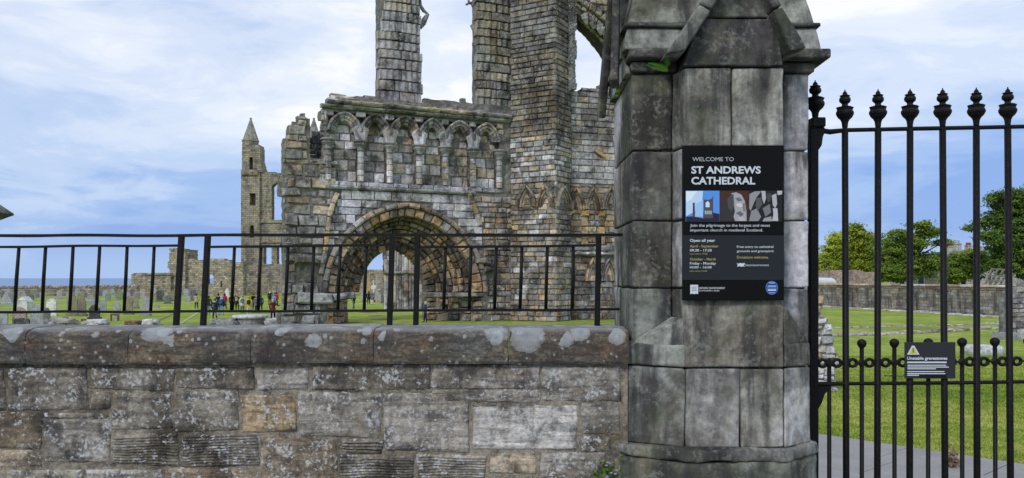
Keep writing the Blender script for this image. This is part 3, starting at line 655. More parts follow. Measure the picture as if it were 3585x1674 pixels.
# ------------------------------------------------------------------ welcome sign
FS = flat(4.81)
sign = thing('welcome_sign', 'black board with white lettering and three pictures, fixed to the stone pier', 'sign', FS.map(*FS.pix(2567, 780)))
def s8(cx, cy): return 2350 + cx / 2.0044, 480 + cy / 2.0044
def srect(name, x0, y0, x1, y1, w, mat, parent, fr=FS, thick=.003, conv=s8):
    (u0, z1), (u1, z0) = fr.pix(*conv(x0, y0)), fr.pix(*conv(x1, y1)); V, Fc = plate(fr, [(u0, z0), (u1, z0), (u1, z1), (u0, z1)], w, w - thick); return mk(name, V, Fc, mat, parent)
(u0, z1), (u1, z0) = FS.pix(*s8(80, 58)), FS.pix(*s8(792, 1146)); V, Fc = plate(FS, [(u0, z0), (u1, z0), (u1, z1), (u0, z1)], 0, -.022)
mk('board', *bevelled(V, Fc, .004, 2), M_BLACKSIGN, sign)
srect('panel', 81, 690, 791, 1003, .002, M_GREYSIGN, sign)
TEXTS = []
def text(s, x0, y0, x1, y1, mat, parent, fr=FS, conv=s8, bold=0.0, w=.0035):
    cu = bpy.data.curves.new('lettering', 'FONT'); cu.body = s; cu.offset = bold; cu.resolution_u = 3; cu.extrude = 0; o = link(bpy.data.objects.new('lettering_source', cu))
    TEXTS.append((o, x0, y0, x1, y1, mat, parent, fr, conv, w))
text('WELCOME TO', 147, 142, 438, 170, plain('grey_print', (.40, .42, .46), .6), sign, bold=.01)
text('ST ANDREWS', 140, 205, 627, 258, M_WHITEINK, sign, bold=.03); text('CATHEDRAL', 140, 280, 588, 334, M_WHITEINK, sign, bold=.03)
text('Join the pilgrimage to the largest and most', 132, 610, 692, 636, M_WHITEINK, sign, bold=.004); text('important church in medieval Scotland.', 132, 643, 642, 669, M_WHITEINK, sign, bold=.004)
text('Open all year', 130, 715, 307, 742, M_WHITEINK, sign, bold=.02)
text('April - September', 130, 757, 330, 780, M_YELINK, sign, bold=.012); text('09:30 - 17:30', 130, 786, 283, 804, M_WHITEINK, sign, bold=.012); text('Last entry 17:00', 130, 814, 253, 828, M_YELINK, sign)
text('October - March', 130, 848, 312, 866, M_YELINK, sign, bold=.012); text('Friday - Monday', 130, 877, 313, 901, M_WHITEINK, sign, bold=.012); text('10:00 - 16:00', 130, 905, 283, 922, M_WHITEINK, sign, bold=.012); text('Last entry 15:30', 130, 934, 250, 948, M_YELINK, sign)
text('Free entry to cathedral', 460, 762, 715, 783, M_WHITEINK, sign, bold=.008); text('grounds and graveyard.', 460, 792, 720, 813, M_WHITEINK, sign, bold=.008); text('Donations welcome.', 460, 834, 682, 853, M_YELINK, sign, bold=.008)
text('historicenvironment', 518, 890, 685, 906, M_WHITEINK, sign)
text('HISTORIC ENVIRONMENT', 192, 1053, 376, 1067, M_WHITEINK, sign, bold=.01); text('SCOTLAND | ALBA', 192, 1073, 338, 1086, M_WHITEINK, sign, bold=.01)
def splate(name, pts, mat, w, parent=sign, fr=FS, conv=s8, thick=.001):
    q = [fr.pix(*conv(x, y)) for x, y in pts]; V, Fc = plate(fr, q, w, w - thick); return mk(name, V, Fc, mat, parent)
emb = splate('emblem', [(133, 1037), (188, 1037), (188, 1103), (174, 1098), (160, 1103), (147, 1098), (133, 1103)], M_WHITEINK, .0025)
for k in range(3): srect('emblem_bar', 142, 1052 + k * 12, 178, 1055 + k * 12, .0032, M_GREYSIGN, emb, thick=.0006)
splate('emblem', [(458, 884), (472, 890), (484, 882), (494, 889), (512, 882), (516, 892), (508, 898), (514, 911), (500, 906), (488, 912), (478, 904), (462, 912), (466, 898)], M_WHITEINK, .0035)
ov = lambda r: [(705 + 43 * r * math.cos(i * math.pi / 14), 1058 + 48 * r * math.sin(i * math.pi / 14)) for i in range(28)]
bd = splate('award_badge', ov(1), plain('blue_badge_rim', (.16, .27, .55), .4), .0025); splate('badge_face', ov(.93), plain('blue_badge', (.018, .055, .27), .4), .0032, bd)
for y, x0, x1, m in ((1024, 684, 726, (.25, .45, .7)), (1046, 676, 736, (.35, .5, .75)), (1060, 672, 738, (.12, .25, .6)), (1074, 676, 734, (.75, .8, .85)), (1092, 684, 726, (.2, .35, .65))):
    srect('badge_line', x0, y - 4, x1, y + 4, .004, plain('badge_line', m, .5), bd, thick=.0006)
pc = srect('picture', 101, 377, 338, 593, .0022, plain('picture_sky', (.10, .30, .80), .4), sign)
def pp(pts, c, w, par): return splate('picture_detail', pts, plain('picture_ink', c, .45), w, par, thick=.0004)
pp([(103, 380), (222, 379), (215, 470), (170, 520), (103, 556)], (.55, .72, .92), .0028, pc); pp([(103, 380), (180, 380), (140, 440), (103, 460)], (.80, .88, .97), .0032, pc); pp([(170, 470), (222, 440), (222, 560), (165, 560)], (.35, .58, .9), .0032, pc)
pp([(103, 560), (150, 556), (225, 572), (225, 530), (240, 520), (336, 540), (336, 592), (103, 592)], (.02, .02, .035), .0036, pc); pp([(150, 565), (150, 462), (164, 460), (166, 565)], (.07, .06, .08), .004, pc)
pp([(228, 570), (228, 430), (224, 416), (232, 440), (262, 440), (284, 432), (292, 412), (292, 570)], (.09, .075, .09), .004, pc)
pp([(240, 493), (240, 462), (254, 449), (268, 462), (268, 493)], (.62, .78, .95), .0044, pc)
for k in range(4): pp([(234 + k * 13, 543), (234 + k * 13, 517), (243 + k * 13, 517), (243 + k * 13, 543)], (.40, .48, .55), .0044, pc)
pc = srect('picture', 340, 377, 542, 593, .0022, plain('picture_rust', (.075, .022, .014), .4), sign)
pp([(356, 590), (352, 520), (366, 450), (390, 412), (420, 394), (450, 520), (440, 590)], (.035, .034, .036), .0028, pc); pp([(392, 440), (420, 404), (436, 400), (440, 470), (425, 520), (400, 500)], (.075, .072, .075), .0034, pc)
pp([(420, 395), (455, 388), (492, 405), (515, 450), (526, 520), (528, 590), (448, 590), (436, 560), (446, 522), (438, 470)], (.40, .39, .43), .0032, pc)
for q, c in (([(446, 430), (476, 424), (500, 444), (470, 452)], .16), ([(452, 470), (486, 462), (508, 486), (480, 494), (462, 490)], .62), ([(450, 536), (480, 520), (508, 540), (488, 560), (470, 545)], .14), ([(470, 566), (500, 560), (518, 585), (480, 590)], .5), ([(500, 470), (514, 462), (520, 520), (506, 525)], .2)): pp(q, (c, c, c * 1.06), .0038, pc)
pc = srect('picture', 542, 377, 778, 593, .0022, plain('picture_black', (.016, .014, .018), .4), sign)
for q, c in (([(548, 400), (585, 382), (632, 380), (600, 420), (580, 460), (556, 520), (546, 500)], .32), ([(598, 430), (628, 424), (640, 470), (606, 520), (590, 480)], .10), ([(632, 378), (660, 380), (664, 430), (650, 470), (636, 430)], .50), ([(560, 520), (600, 500), (630, 560), (610, 590), (545, 590)], .28),
             ([(640, 500), (690, 470), (700, 530), (660, 560)], .20), ([(704, 410), (736, 396), (742, 470), (730, 500), (712, 480)], .48), ([(712, 500), (744, 500), (750, 590), (706, 588), (716, 545)], .55), ([(742, 378), (778, 377), (776, 402), (746, 408)], .55), ([(650, 570), (700, 556), (708, 592), (640, 592)], .36), ([(668, 400), (700, 392), (694, 450), (676, 460)], .07)): pp(q, (c * .95, c * .93, c), .0028, pc)

# ------------------------------------------------------------------ iron gate
G = flat(5.36); sG = 5.36 / F
gate = thing('iron_gate', 'tall black iron gate with knobbed finials beside the stone pier', 'gate', (2.6, 5.36, 0))
def gx(x): return (x - CX) * sG
def gz(y): return H - (y - HY) * sG
zr1, zr2, zbot = gz(450), gz(1342), .10
def gpos(x, z): return (gx(x), 5.36, z)
fin = [(.017, 0), (.019, .02), (.021, .035), (.028, .05), (.044, .066), (.054, .085), (.055, .098), (.047, .113), (.050, .124), (.054, .129), (.046, .133), (.022, .137), (.018, .147), (.020, .155), (.033, .166), (.036, .178), (.034, .190), (.026, .199), (.033, .206), (.026, .21), (.014, .214), (.015, .222), (.010, .230), (.004, .237), (.003, .246)]
bars = [(2958, 2965), (3074, 3070), (3186, 3184), (3300, 3313), (3418, 3422), (3528, 3543), (3645, 3655), (3760, 3770)]
for i, (xt_, xb_) in enumerate(bars):
    zz = zr1 + (.0 if i < 20 else 0); V, Fc = tube([gpos(xb_ + (xb_ - xt_) * .15, zbot), gpos(xt_, zz)], .0205, 12)
    b = mk('bar', V, Fc, M_IRON, gate, smooth=True)
    V, Fc = lathe(fin, (gx(xt_), 5.36, zr1 + .012 + (i - 2) * .0035), 16, 0, 4, .06); mk('finial', V, Fc, M_IRON, b)
for i, (x, xb_) in enumerate([(2903, 2904), (3017, 3018), (3131, 3133), (3250, 3248), (3368, 3370), (3483, 3488), (3600, 3606), (3714, 3720)]):
    zk = gz(1205 - i * 1.5); V, Fc = tube([gpos(xb_, zbot), gpos(x, zk - .02)], .0135, 10)
    if i == 0: V, Fc = tube([gpos(xb_, zbot), gpos(x, gz(1262))], .0135, 10)
    b = mk('short_bar', V, Fc, M_IRON, gate, smooth=True)
    if i: 
        V, Fc = lathe([(.004, -.034), (.018, -.024), (.027, -.01), (.030, .003), (.027, .016), (.017, .026), (.004, .031)], gpos(x, zk), 14); mk('ball_knob', V, Fc, M_IRON, b, smooth=True)
    zc_ = gz(1272 - i * 1.2); q = [(.0, .038), (.012, .016), (.034, .0), (.012, -.016), (0, -.042), (-.012, -.016), (-.034, 0), (-.012, .016)]
    V, Fc = plate(G, [(gx(x) + a, zc_ + c) for a, c in q[::-1]], .017, -.017); mk('cross_collar', *bevelled(V, Fc, .006, 1), M_IRON, b)
xs_ = [2880, 2930, 2985, 3044, 3100, 3160, 3215, 3275, 3330, 3395, 3445, 3510, 3560, 3625, 3680]
for i, x in enumerate(xs_[:-1]):
    zc_ = gz(1272 - i * .6); V = []; n1, n2 = 14, 7
    for a in range(n1):
        for b in range(n2):
            A, B = 2 * math.pi * a / n1, 2 * math.pi * b / n2; rr = .023 + .0105 * math.cos(B); V.append((gx(x) + 1.15 * rr * math.cos(A), 5.36 + .012 * math.sin(B), zc_ + rr * math.sin(A)))
    mk('ring', V, [(a * n2 + b, ((a + 1) % n1) * n2 + b, ((a + 1) % n1) * n2 + (b + 1) % n2, a * n2 + (b + 1) % n2) for a in range(n1) for b in range(n2)], M_IRON, gate, smooth=True)
def gbar(name, xa, za, xb_, zb_, wx, wz): V, Fc = beam((gx(xa), 5.36, za), (gx(xb_), 5.36, zb_), wx, wz, (0, 1, 0)); return mk(name, *bevelled(V, Fc, .004, 1), M_IRON, gate)
gbar('top_rail', 2840, gz(457), 3900, gz(443), .030, .024) if 0 else None
wr = [Vector((gx(a), 5.36, gz(b))) for a, b in ((2845, 460), (2880, 458), (2905, 462), (2960, 456), (3100, 453), (3250, 450), (3420, 447), (3600, 443), (3900, 437))]
mk('top_rail', *tube(wr, [.014, .017, .0175, .014, .0135, .014, .0135, .0135, .0135], 8), M_IRON, gate, smooth=True)
wr = [Vector((gx(a), 5.355, gz(b))) for a, b in ((2845, 1345), (2880, 1344), (2960, 1343), (3100, 1342), (3250, 1341), (3420, 1339), (3600, 1336), (3900, 1332))]
mk('middle_rail', *tube(wr, [.014, .016, .0125, .012, .0125, .012, .0125, .0125], 8), M_IRON, gate, smooth=True)
hp = mk('hinge_post', *bevelled(*beam((gx(2846), 5.36, 0), (gx(2846), 5.36, gz(450)), .056, .056, (0, 1, 0)), .005, 1), M_IRON, gate)
V, Fc = box((gx(2836), 5.32, gz(447)), (gx(2884), 5.42, gz(414))); mk('post_cap', *bevelled(V, Fc, .006, 1), M_IRON, hp)
V, Fc = lathe([(r * 1.05, z * 1.0) for r, z in fin], (gx(2854), 5.36, gz(414)), 16, 0, 4, .08); mk('finial', V, Fc, M_IRON, hp)
for pts in ([(2860, 447), (2884, 447), (2886, 462), (2878, 480), (2874, 510), (2862, 528), (2856, 528)], [(2860, 1352), (2905, 1352), (2884, 1380), (2874, 1410), (2862, 1430), (2856, 1430)]):
    V, Fc = plate(G, [(gx(a), gz(b)) for a, b in pts][::-1], .02, -.02); mk('bracket', *bevelled(V, Fc, .004, 1), M_IRON, gate)
# warning notice wired to the gate
GS = flat(5.325)
ns = thing('warning_sign', 'small charcoal notice with yellow warning triangle fixed to the iron gate', 'sign', GS.map(*GS.pix(3257, 1266)))
def s9(cx, cy): return 3150 + cx / 6.33, 1170 + cy / 6.33
(u0, z1), (u1, z0) = GS.pix(*s9(112, 178)), GS.pix(*s9(1238, 985)); V, Fc = plate(GS, [(u0, z0), (u1, z0), (u1, z1), (u0, z1)], 0, -.008); mk('board', *bevelled(V, Fc, .002, 1), plain('charcoal_notice', (.026, .028, .033), .5), ns)
tr = splate('warning_triangle', [(160, 455), (270, 255), (320, 255), (435, 455)], M_WHITEINK, .0015, ns, GS, s9); splate('triangle_face', [(205, 436), (285, 290), (310, 290), (390, 436)], plain('sign_yellow', (.55, .55, .06), .5), .0023, tr, GS, s9)
splate('pictogram', [(275, 410), (280, 330), (272, 310), (320, 310), (312, 330), (318, 410)], plain('pictogram_grey', (.25, .25, .10), .5), .003, tr, GS, s9)
text('Unstable gravestones', 162, 500, 1050, 588, M_WHITEINK, ns, GS, s9, .03, .002)
for y, x0, x1, h in ((625, 165, 1035, 34), (690, 170, 1025, 20), (730, 170, 1085, 20), (768, 170, 800, 20), (830, 165, 985, 20), (875, 165, 1005, 20), (910, 165, 420, 20)): srect('text_line', x0, y - h / 2, x1, y + h / 2, .0015, M_WHITEINK, ns, GS, .001, s9)
srect('blank_strip', 430, 905, 1040, 965, .0015, plain('strip_black', (.006, .006, .007), .4), ns, GS, .001, s9)
mk('fixing_wire', *tube([px(3095, 1316, 5.33), px(3168, 1317, 5.33)], .003, 6), M_IRON, ns)
bpy.context.view_layer.update(); dg = bpy.context.evaluated_depsgraph_get()
for o, x0, y0, x1, y1, mat, parent, fr, conv, w in TEXTS:
    me = bpy.data.meshes.new_from_object(o.evaluated_get(dg)); n = len(me.vertices); a = np.zeros(n * 3); me.vertices.foreach_get('co', a); a = a.reshape(-1, 3)
    lo, hi = a.min(0), a.max(0); (u0, zt), (u1, zb) = fr.pix(*conv(x0, y0)), fr.pix(*conv(x1, y1))
    V = [fr.map(u0 + (p[0] - lo[0]) / (hi[0] - lo[0]) * (u1 - u0), zb + (p[1] - lo[1]) / (hi[1] - lo[1]) * (zt - zb), w) for p in a]
    mk('lettering', V, [tuple(p.vertices) for p in me.polygons], mat, parent); bpy.data.objects.remove(o); bpy.data.meshes.remove(me)
# ------------------------------------------------------------------ ruined west front
A = Frame(px(1160, HY, 57.0), px(1780, HY, 62.5))
wf = thing('ruined_west_front', 'tall roofless stone west front with big round-headed doorway and blind arcade', 'ruin', A.map(6, 0))
palM = [GREY, GREY, PALE, PALE, DGREY, TAN, (.42, .40, .38)]
palP = [(.50, .49, .52), (.56, .55, .58), (.42, .41, .44), GREY, PALE]
palL = [GREY, (.27, .265, .24), DGREY, TAN, (.31, .295, .26), GREY]
palB = [TAN, BROWN, DGREY, OCHRE, GREY, (.26, .22, .15), (.30, .26, .19), GREY]
palD = [DGREY, BROWN, OCHRE, TAN, BLACK, (.30, .22, .12)]
palT = [(.15, .145, .135), (.20, .185, .16), (.25, .215, .16), DGREY, (.23, .20, .155), (.30, .25, .17), (.165, .17, .175)]
LEFT = [(1033, 404), (1078, 404), (1080, 560), (1125, 556), (1148, 480), (1142, 430), (1118, 402), (1122, 388), (1160, 340), (1322, 346), (1480, 350), (1500, 345), (1530, 350), (1600, 352), (1625, 348), (1668, 360), (1800, 366), (1800, 1150), (975, 1150),
        (990, 1060), (984, 1000), (1000, 950), (986, 900), (990, 850), (1002, 800), (986, 760), (990, 720), (982, 680), (979, 640), (996, 610), (988, 560), (988, 496), (1002, 490), (1004, 441), (1033, 428)]
LEFTu = A.poly(LEFT)
uc, zc0 = A.pix(1420, 900); zs = 2.15
a_out = abs(A.pix(1690, 1000)[0] - A.pix(1146, 1000)[0]) / 2; uc = (A.pix(1690, 1000)[0] + A.pix(1146, 1000)[0]) / 2
r_out = A.pix(1420, 728)[1] - zs
wi = -3.0; ui0, ui1 = A.pix(1210, 1000, wi)[0], A.pix(1490, 1000, wi)[0]; uci = (ui0 + ui1) / 2; a_in = (ui1 - ui0) / 2; r_in = A.pix(1378, 870, wi)[1] - zs
NO = 5; orders = []
for k in range(NO + 1):
    t = k / NO; orders.append(Arch(uc + (uci - uc) * t, a_out + (a_in - a_out) * t, zs, r_out + (r_in - r_out) * t))
JO = [(uc + (uci - uc) * k / NO, a_out + (a_in - a_out) * k / NO) for k in range(NO + 1)]
uh = A.pix(1371, 980, wi)[0]; orders = [Arch(uc + (uh - uc) * k / NO, a_out + (2.55 - a_out) * k / NO, zs, r_out + (r_in - r_out) * k / NO) for k in range(NO + 1)]
wk = [wi * k / NO for k in range(NO + 1)]
ss = lambda p0, p1, y=900: (A.pix(p0, y)[0], A.pix(p1, y)[0])
z650 = A.pix(1400, 655)[1]; zstr = A.pix(1400, 668)[1]
# arcade set-out
cap_px = [1149, 1264, 1366, 1469, 1561, 1658, 1750]; cap_u = [A.pix(x, 500)[0] for x in cap_px]
zcap = A.pix(1264, 500)[1] + .15; arc = []
for i in range(6): arc.append(Arch((cap_u[i] + cap_u[i + 1]) / 2, (cap_u[i + 1] - cap_u[i]) / 2, zcap + .6, A.pix((cap_px[i] + cap_px[i + 1]) / 2, (394, 400, 407, 415, 423, 431)[i])[1] - zcap - .6))
ztopA = A.pix(1212, 388)[1]
zone = lambda u, z: cap_u[0] - .35 < u < cap_u[6] + .2 and z650 < z
# body of the wall in depth-wise leaves so that the doorway narrows inwards
def body(nm, w0, w1, hole, poly, seed, col=(.20, .19, .175)):
    hp_ = None
    k1 = hole; hole = Arch(orders[k1].uc, orders[k1].a + .06, zs, orders[k1].r + .06); jl, jr = JO[k1][0] - JO[k1][1], JO[k1][0] + JO[k1][1]; hp_ = [(jl, -2), (jl, zs)] + [hole.pt(i / 30) for i in range(31)] + [(jr, zs), (jr, -2)]
    return raster(nm, A, poly, [hp_] if hp_ else [], w0, w1, .2, M_CORE, wf, .05, .04, seed, col, px_poly=False)
niche = [(cap_u[0] - .1, z650 + .05), (cap_u[6] + .1, z650 + .05), (cap_u[6] + .1, ztopA - .2), (cap_u[0] - .1, ztopA - .2)]
def body0():
    hole = orders[0]; hp_ = [(hole.uc - hole.a, -2)] + [hole.pt(i / 30) for i in range(31)] + [(hole.uc + hole.a, -2)]
    low = [(u, z) for u, z in LEFTu]
    return raster('rubble_core', A, low, [hp_, niche], -.14, -.62, .3, M_CORE, wf, .05, .04, 3, (.20, .19, .175), px_poly=False)
body0()
for k in range(NO):
    body('rubble_core', wk[k] - .62, wk[k + 1] - .62, k + 1, A.poly([(1080, 570), (1130, 560), (1160, 400), (1170, 372), (1790, 380), (1790, 1150), (1012 + 8 * k, 1150), (1016 + 8 * k, 700), (1036 + 6 * k, 580)]), 10 + k)
# return behind the broken end; its shade is put into near-black stone colours
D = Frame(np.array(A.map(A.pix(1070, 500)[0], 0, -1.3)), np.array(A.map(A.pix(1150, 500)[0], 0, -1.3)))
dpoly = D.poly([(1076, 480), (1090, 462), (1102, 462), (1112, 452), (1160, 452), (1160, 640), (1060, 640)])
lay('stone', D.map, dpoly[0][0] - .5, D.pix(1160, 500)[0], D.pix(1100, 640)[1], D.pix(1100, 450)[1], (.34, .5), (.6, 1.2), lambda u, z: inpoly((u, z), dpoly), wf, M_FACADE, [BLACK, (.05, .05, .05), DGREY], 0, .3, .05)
# --- ashlar fields
out0 = lambda u, z: not orders[0].has(u, z, .42)
scarL = A.poly([(1190, 672), (1158, 730), (1143, 870), (1118, 1000), (1100, 1000), (1120, 870), (1140, 730), (1172, 672)]); scarR = A.poly([(1632, 672), (1648, 672), (1672, 740), (1690, 800), (1676, 800), (1658, 745)])
gab = A.poly([(1185, 672), (1640, 672), (1690, 800), (1700, 1030), (1120, 1030), (1145, 800)])
inL = lambda u, z: inpoly((u, z), LEFTu)
uL0, uR0 = A.pix(970, 900)[0], A.pix(1796, 700)[0]
# pale field over the doorway
lay('ashlar_block', A.map, *ss(1140, 1690), A.pix(1400, 1000)[1] + .4, zstr - .1, (.52, .66), (1.0, 1.9), lambda u, z: inpoly((u, z), gab) and out0(u, z) and not inpoly((u, z), scarL), wf, M_FACADE, palP, -.02, .3, .04, .035, .03, .02)
# left of the doorway and the broken end (rougher)
lay('stone', A.map, uL0, A.pix(1185, 800)[0], 0.0, A.pix(1100, 560)[1], (.42, .82), (.75, 1.8), lambda u, z: inL(u, z) and not (inpoly((u, z), gab) and z > 2.2) and out0(u, z) and (z > 2.2 or u < orders[0].uc - orders[0].a - .2), wf, M_FACADE, palL, .02, .4, .08, .05, .10, .07, wj=.14)
lay('stone', A.map, uL0, A.pix(1080, 500)[0], A.pix(1100, 560)[1], A.pix(1050, 404)[1], (.40, .72), (.7, 1.6), inL, wf, M_FACADE, palL, .0, .9, .06, .04, .08, .06, wj=.10)
# right of the doorway
lay('ashlar_block', A.map, A.pix(1600, 900)[0], uR0, 0.0, zstr - .1, (.32, .50), (.55, 1.15), lambda u, z: out0(u, z) and not (inpoly((u, z), gab) and z > 2.2) and (z > 2.2 or u > orders[0].uc + orders[0].a + .2), wf, M_FACADE, palB, 0, .35, .05, .04, .05, .035, wj=.06)
# --- arcade: wall back, shafts, capitals, arch stones, spandrels
lay('arcade_block', A.map, cap_u[0] - .3, cap_u[6] + .1, z650 + .25, zcap, (.66, .80), (.7, 1.25), lambda u, z: all(abs(u - c) > .14 for c in cap_u), wf, M_FACADE, palM + [BLACK, TAN], -.55, .3, .05, .04, .05, .03)
lay('arcade_block', A.map, cap_u[0], cap_u[6], zcap, ztopA, (.5, .66), (.6, 1.1), lambda u, z: any(a.has(u, z, -.12) for a in arc), wf, M_FACADE, palM + [OCHRE, BLACK], -.58, .3, .05, .04, .05, .03)
lay('arcade_block', A.map, cap_u[0] - .6, cap_u[6] + .35, z650 - .12, z650 + .25, (.36, .36), (.6, 1.4), lambda u, z: True, wf, M_FACADE, palP + [DGREY], -.02, .3, .05, .04, .03, .03)
lay('arcade_block', A.map, cap_u[0] - .8, cap_u[6] + .35, zcap + .6, ztopA + .05, (.42, .6), (.5, 1.1), lambda u, z: inL(u, z) and not any(a.has(u, z, .12) for a in arc), wf, M_FACADE, palM + [DGREY], -.04, .4, .05, .04, .05, .03)
lay('arcade_block', A.map, A.pix(1118, 500)[0], cap_u[0] - .05, z650, ztopA, (.66, .80), (.5, .9), inL, wf, M_FACADE, palM, -.03, .4, .06, .04, .06, .04)
for i, u in enumerate(cap_u):
    zb = z650 + .25; n = 5
    for j in range(n):
        za, zz = zb + (zcap - .75 - zb) * j / n, zb + (zcap - .75 - zb) * (j + 1) / n
        c = A.map(u, 0, -.10); rr = .235 if j % 2 else .225
        V, Fc = lathe([(rr * .9, za + .015), (rr, za + .05), (rr, zz - .05), (rr * .9, zz - .015)], (c[0], c[1], 0), 10); mk('shaft', V, Fc, M_FACADE, wf, pick([GREY, PALE, TAN, GREY]), smooth=False)
    c = A.map(u, 0, -.08)
    V, Fc = lathe([(.23, zcap - .75), (.27, zcap - .70), (.25, zcap - .64), (.29, zcap - .5), (.40, zcap - .36), (.46, zcap - .30), (.47, zcap - .24), (.40, zcap - .21), (.45, zcap - .16), (.54, zcap - .10), (.55, zcap - .02), (.48, zcap + .02)], (c[0], c[1], 0), 14)
    mk('capital', V, Fc, M_FACADE, wf, pick([DGREY, GREY]), smooth=False)
prof = [(.06, -.40), (.06, .10), (.0, .16), (-.08, .10), (-.12, -.02), (-.20, .04), (-.28, -.02), (-.31, -.12), (-.40, -.08), (-.47, -.16), (-.50, -.40)]
for i, ar in enumerate(arc):
    segs = 8
    for j in range(segs):
        t0, t1 = j / segs + .004, (j + 1) / segs - .004
        V, Fc = sweep(ar.pt, [(o * 1.15 - .02, w - (.22 if w <= -.40 else 0) + R.uniform(-.035, .035)) for o, w in prof], t0, t1, 4, A)
        mk('arch_stone', V, [f[::-1] for f in Fc], M_FACADE, wf, pick([GREY, DGREY, DGREY, GREY, TAN, BLACK]))  # palette darkened to carry the shade of the arch undersides
    # springers fan out from the capitals
for i, u in enumerate(cap_u):
    V = []
    for z, h, w in ((zcap, .42, .10), (zcap + .35, .46, .10), (zcap + .8, .60, .08), (zcap + 1.15, .20, .06)): V += [A.map(u - h, z, w - .1), A.map(u - h * .55, z, w + .04), A.map(u, z, w - .02), A.map(u + h * .55, z, w + .04), A.map(u + h, z, w - .1), A.map(u, z, -.45)]
    Fc = [(a * 6 + k, a * 6 + (k + 1) % 6, a * 6 + 6 + (k + 1) % 6, a * 6 + 6 + k) for a in range(3) for k in range(6)] + [tuple(range(6))[::-1], tuple(range(18, 24))]
    if i in (0, 6): continue
    mk('springer', V, Fc, M_FACADE, wf, pick([GREY, PALE, DGREY]))
# --- string course, cornice, sloping weathering
def run_mould(name, x0, x1, y, prof, pal, lens=(1.2, 2.4), fr=A, mat=M_FACADE, par=wf):
    ua, ub = fr.pix(x0, y)[0], fr.pix(x1, y)[0]; z = fr.pix((x0 + x1) / 2, y)[1]; u = ua
    while u < ub - .2:
        l = min(R.uniform(*lens), ub - u); V = []; n = 5; m = len(prof); dj = R.uniform(-.03, .03)
        for i in range(n + 1):
            for w, dz in prof: V.append(fr.map(u + .012 + (l - .024) * i / n, z + dz + R.uniform(-.015, .015), w + R.uniform(-.025, .025) + dj))
        Fc = [(i * m + k, i * m + (k + 1) % m, (i + 1) * m + (k + 1) % m, (i + 1) * m + k) for i in range(n) for k in range(m)] + [tuple(range(m))[::-1], tuple(range(n * m, n * m + m))]
        mk(name, V, [f[::-1] for f in Fc], mat, par, pick(pal)); u += l
run_mould('string_course', 1150, 1662, 667, [(-.3, -.1), (.12, -.1), (.24, 0), (.24, .08), (.05, .16), (-.3, .16)], [DGREY, GREY, PALE])
run_mould('cornice', 1122, 1786, 397, [(-.3, -.12), (.12, -.12), (.26, -.02), (.30, .06), (.22, .12), (-.3, .14)], [DGREY, GREY])
run_mould('cornice', 1140, 1786, 384, [(-.3, -.12), (.24, -.12), (.40, -.02), (.44, .08), (.34, .14), (-.3, .16)], [DGREY, GREY, TAN])
zc1 = A.pix(1400, 380)[1]; zt1 = A.pix(1300, 345)[1] + .15
slope = lambda u, z, w: A.map(u, z, w + .38 - (z - zc1) * 1.25)
for (y0, y1) in ((0, .5), (.5, 1.0)):
    za, zb = zc1 + (zt1 - zc1) * y0, zc1 + (zt1 - zc1) * y1
    lay('weathering_slab', slope, A.pix(1138 + 26 * y1, 360)[0], A.pix(1786, 365)[0], za, zb, (zb - za, zb - za + .01), (1.2, 2.6), lambda u, z: True, wf, M_FACADE, [GREY, DGREY, TAN, GREY, (.31, .30, .28)], R.uniform(-.03, .03), .5, .07, .03, .05, .04, umin=.4)
for xx in (1170, 1205, 1240, 1290, 1485, 1515, 1548, 1580, 1612, 1640):
    u = A.pix(xx, 350)[0]; hh = R.uniform(.12, .34); V, Fc = stone(A.map, u, u + R.uniform(.7, 1.1), zt1 - .25, zt1 + hh - .1, -.75, .7, .08, .05, .05, R, .06); mk('parapet_stone', V, Fc, M_FACADE, wf, pick([GREY, DGREY, GREEN]))
# slanting roof scars over the doorway
for sc, n in ((A.poly([(1181, 676), (1165, 712), (1153, 760), (1146, 810), (1138, 880), (1122, 960)]), 6), (A.poly([(1640, 676), (1656, 712), (1668, 750), (1680, 790)]), 4)):
    for i in range(len(sc) - 1):
        (ua, za), (ub, zb) = sc[i], sc[i + 1]; V, Fc = beam(A.map(ua, za - .02, .03), A.map(ub, zb + .02, .03), .36, .3, (0, 0, 1)); V, Fc = bevelled(V, Fc, .04, 1, 2, .02, 3, i); mk('roof_scar_stone', V, Fc, M_FACADE, wf, pick([TAN, GREY, OCHRE]))
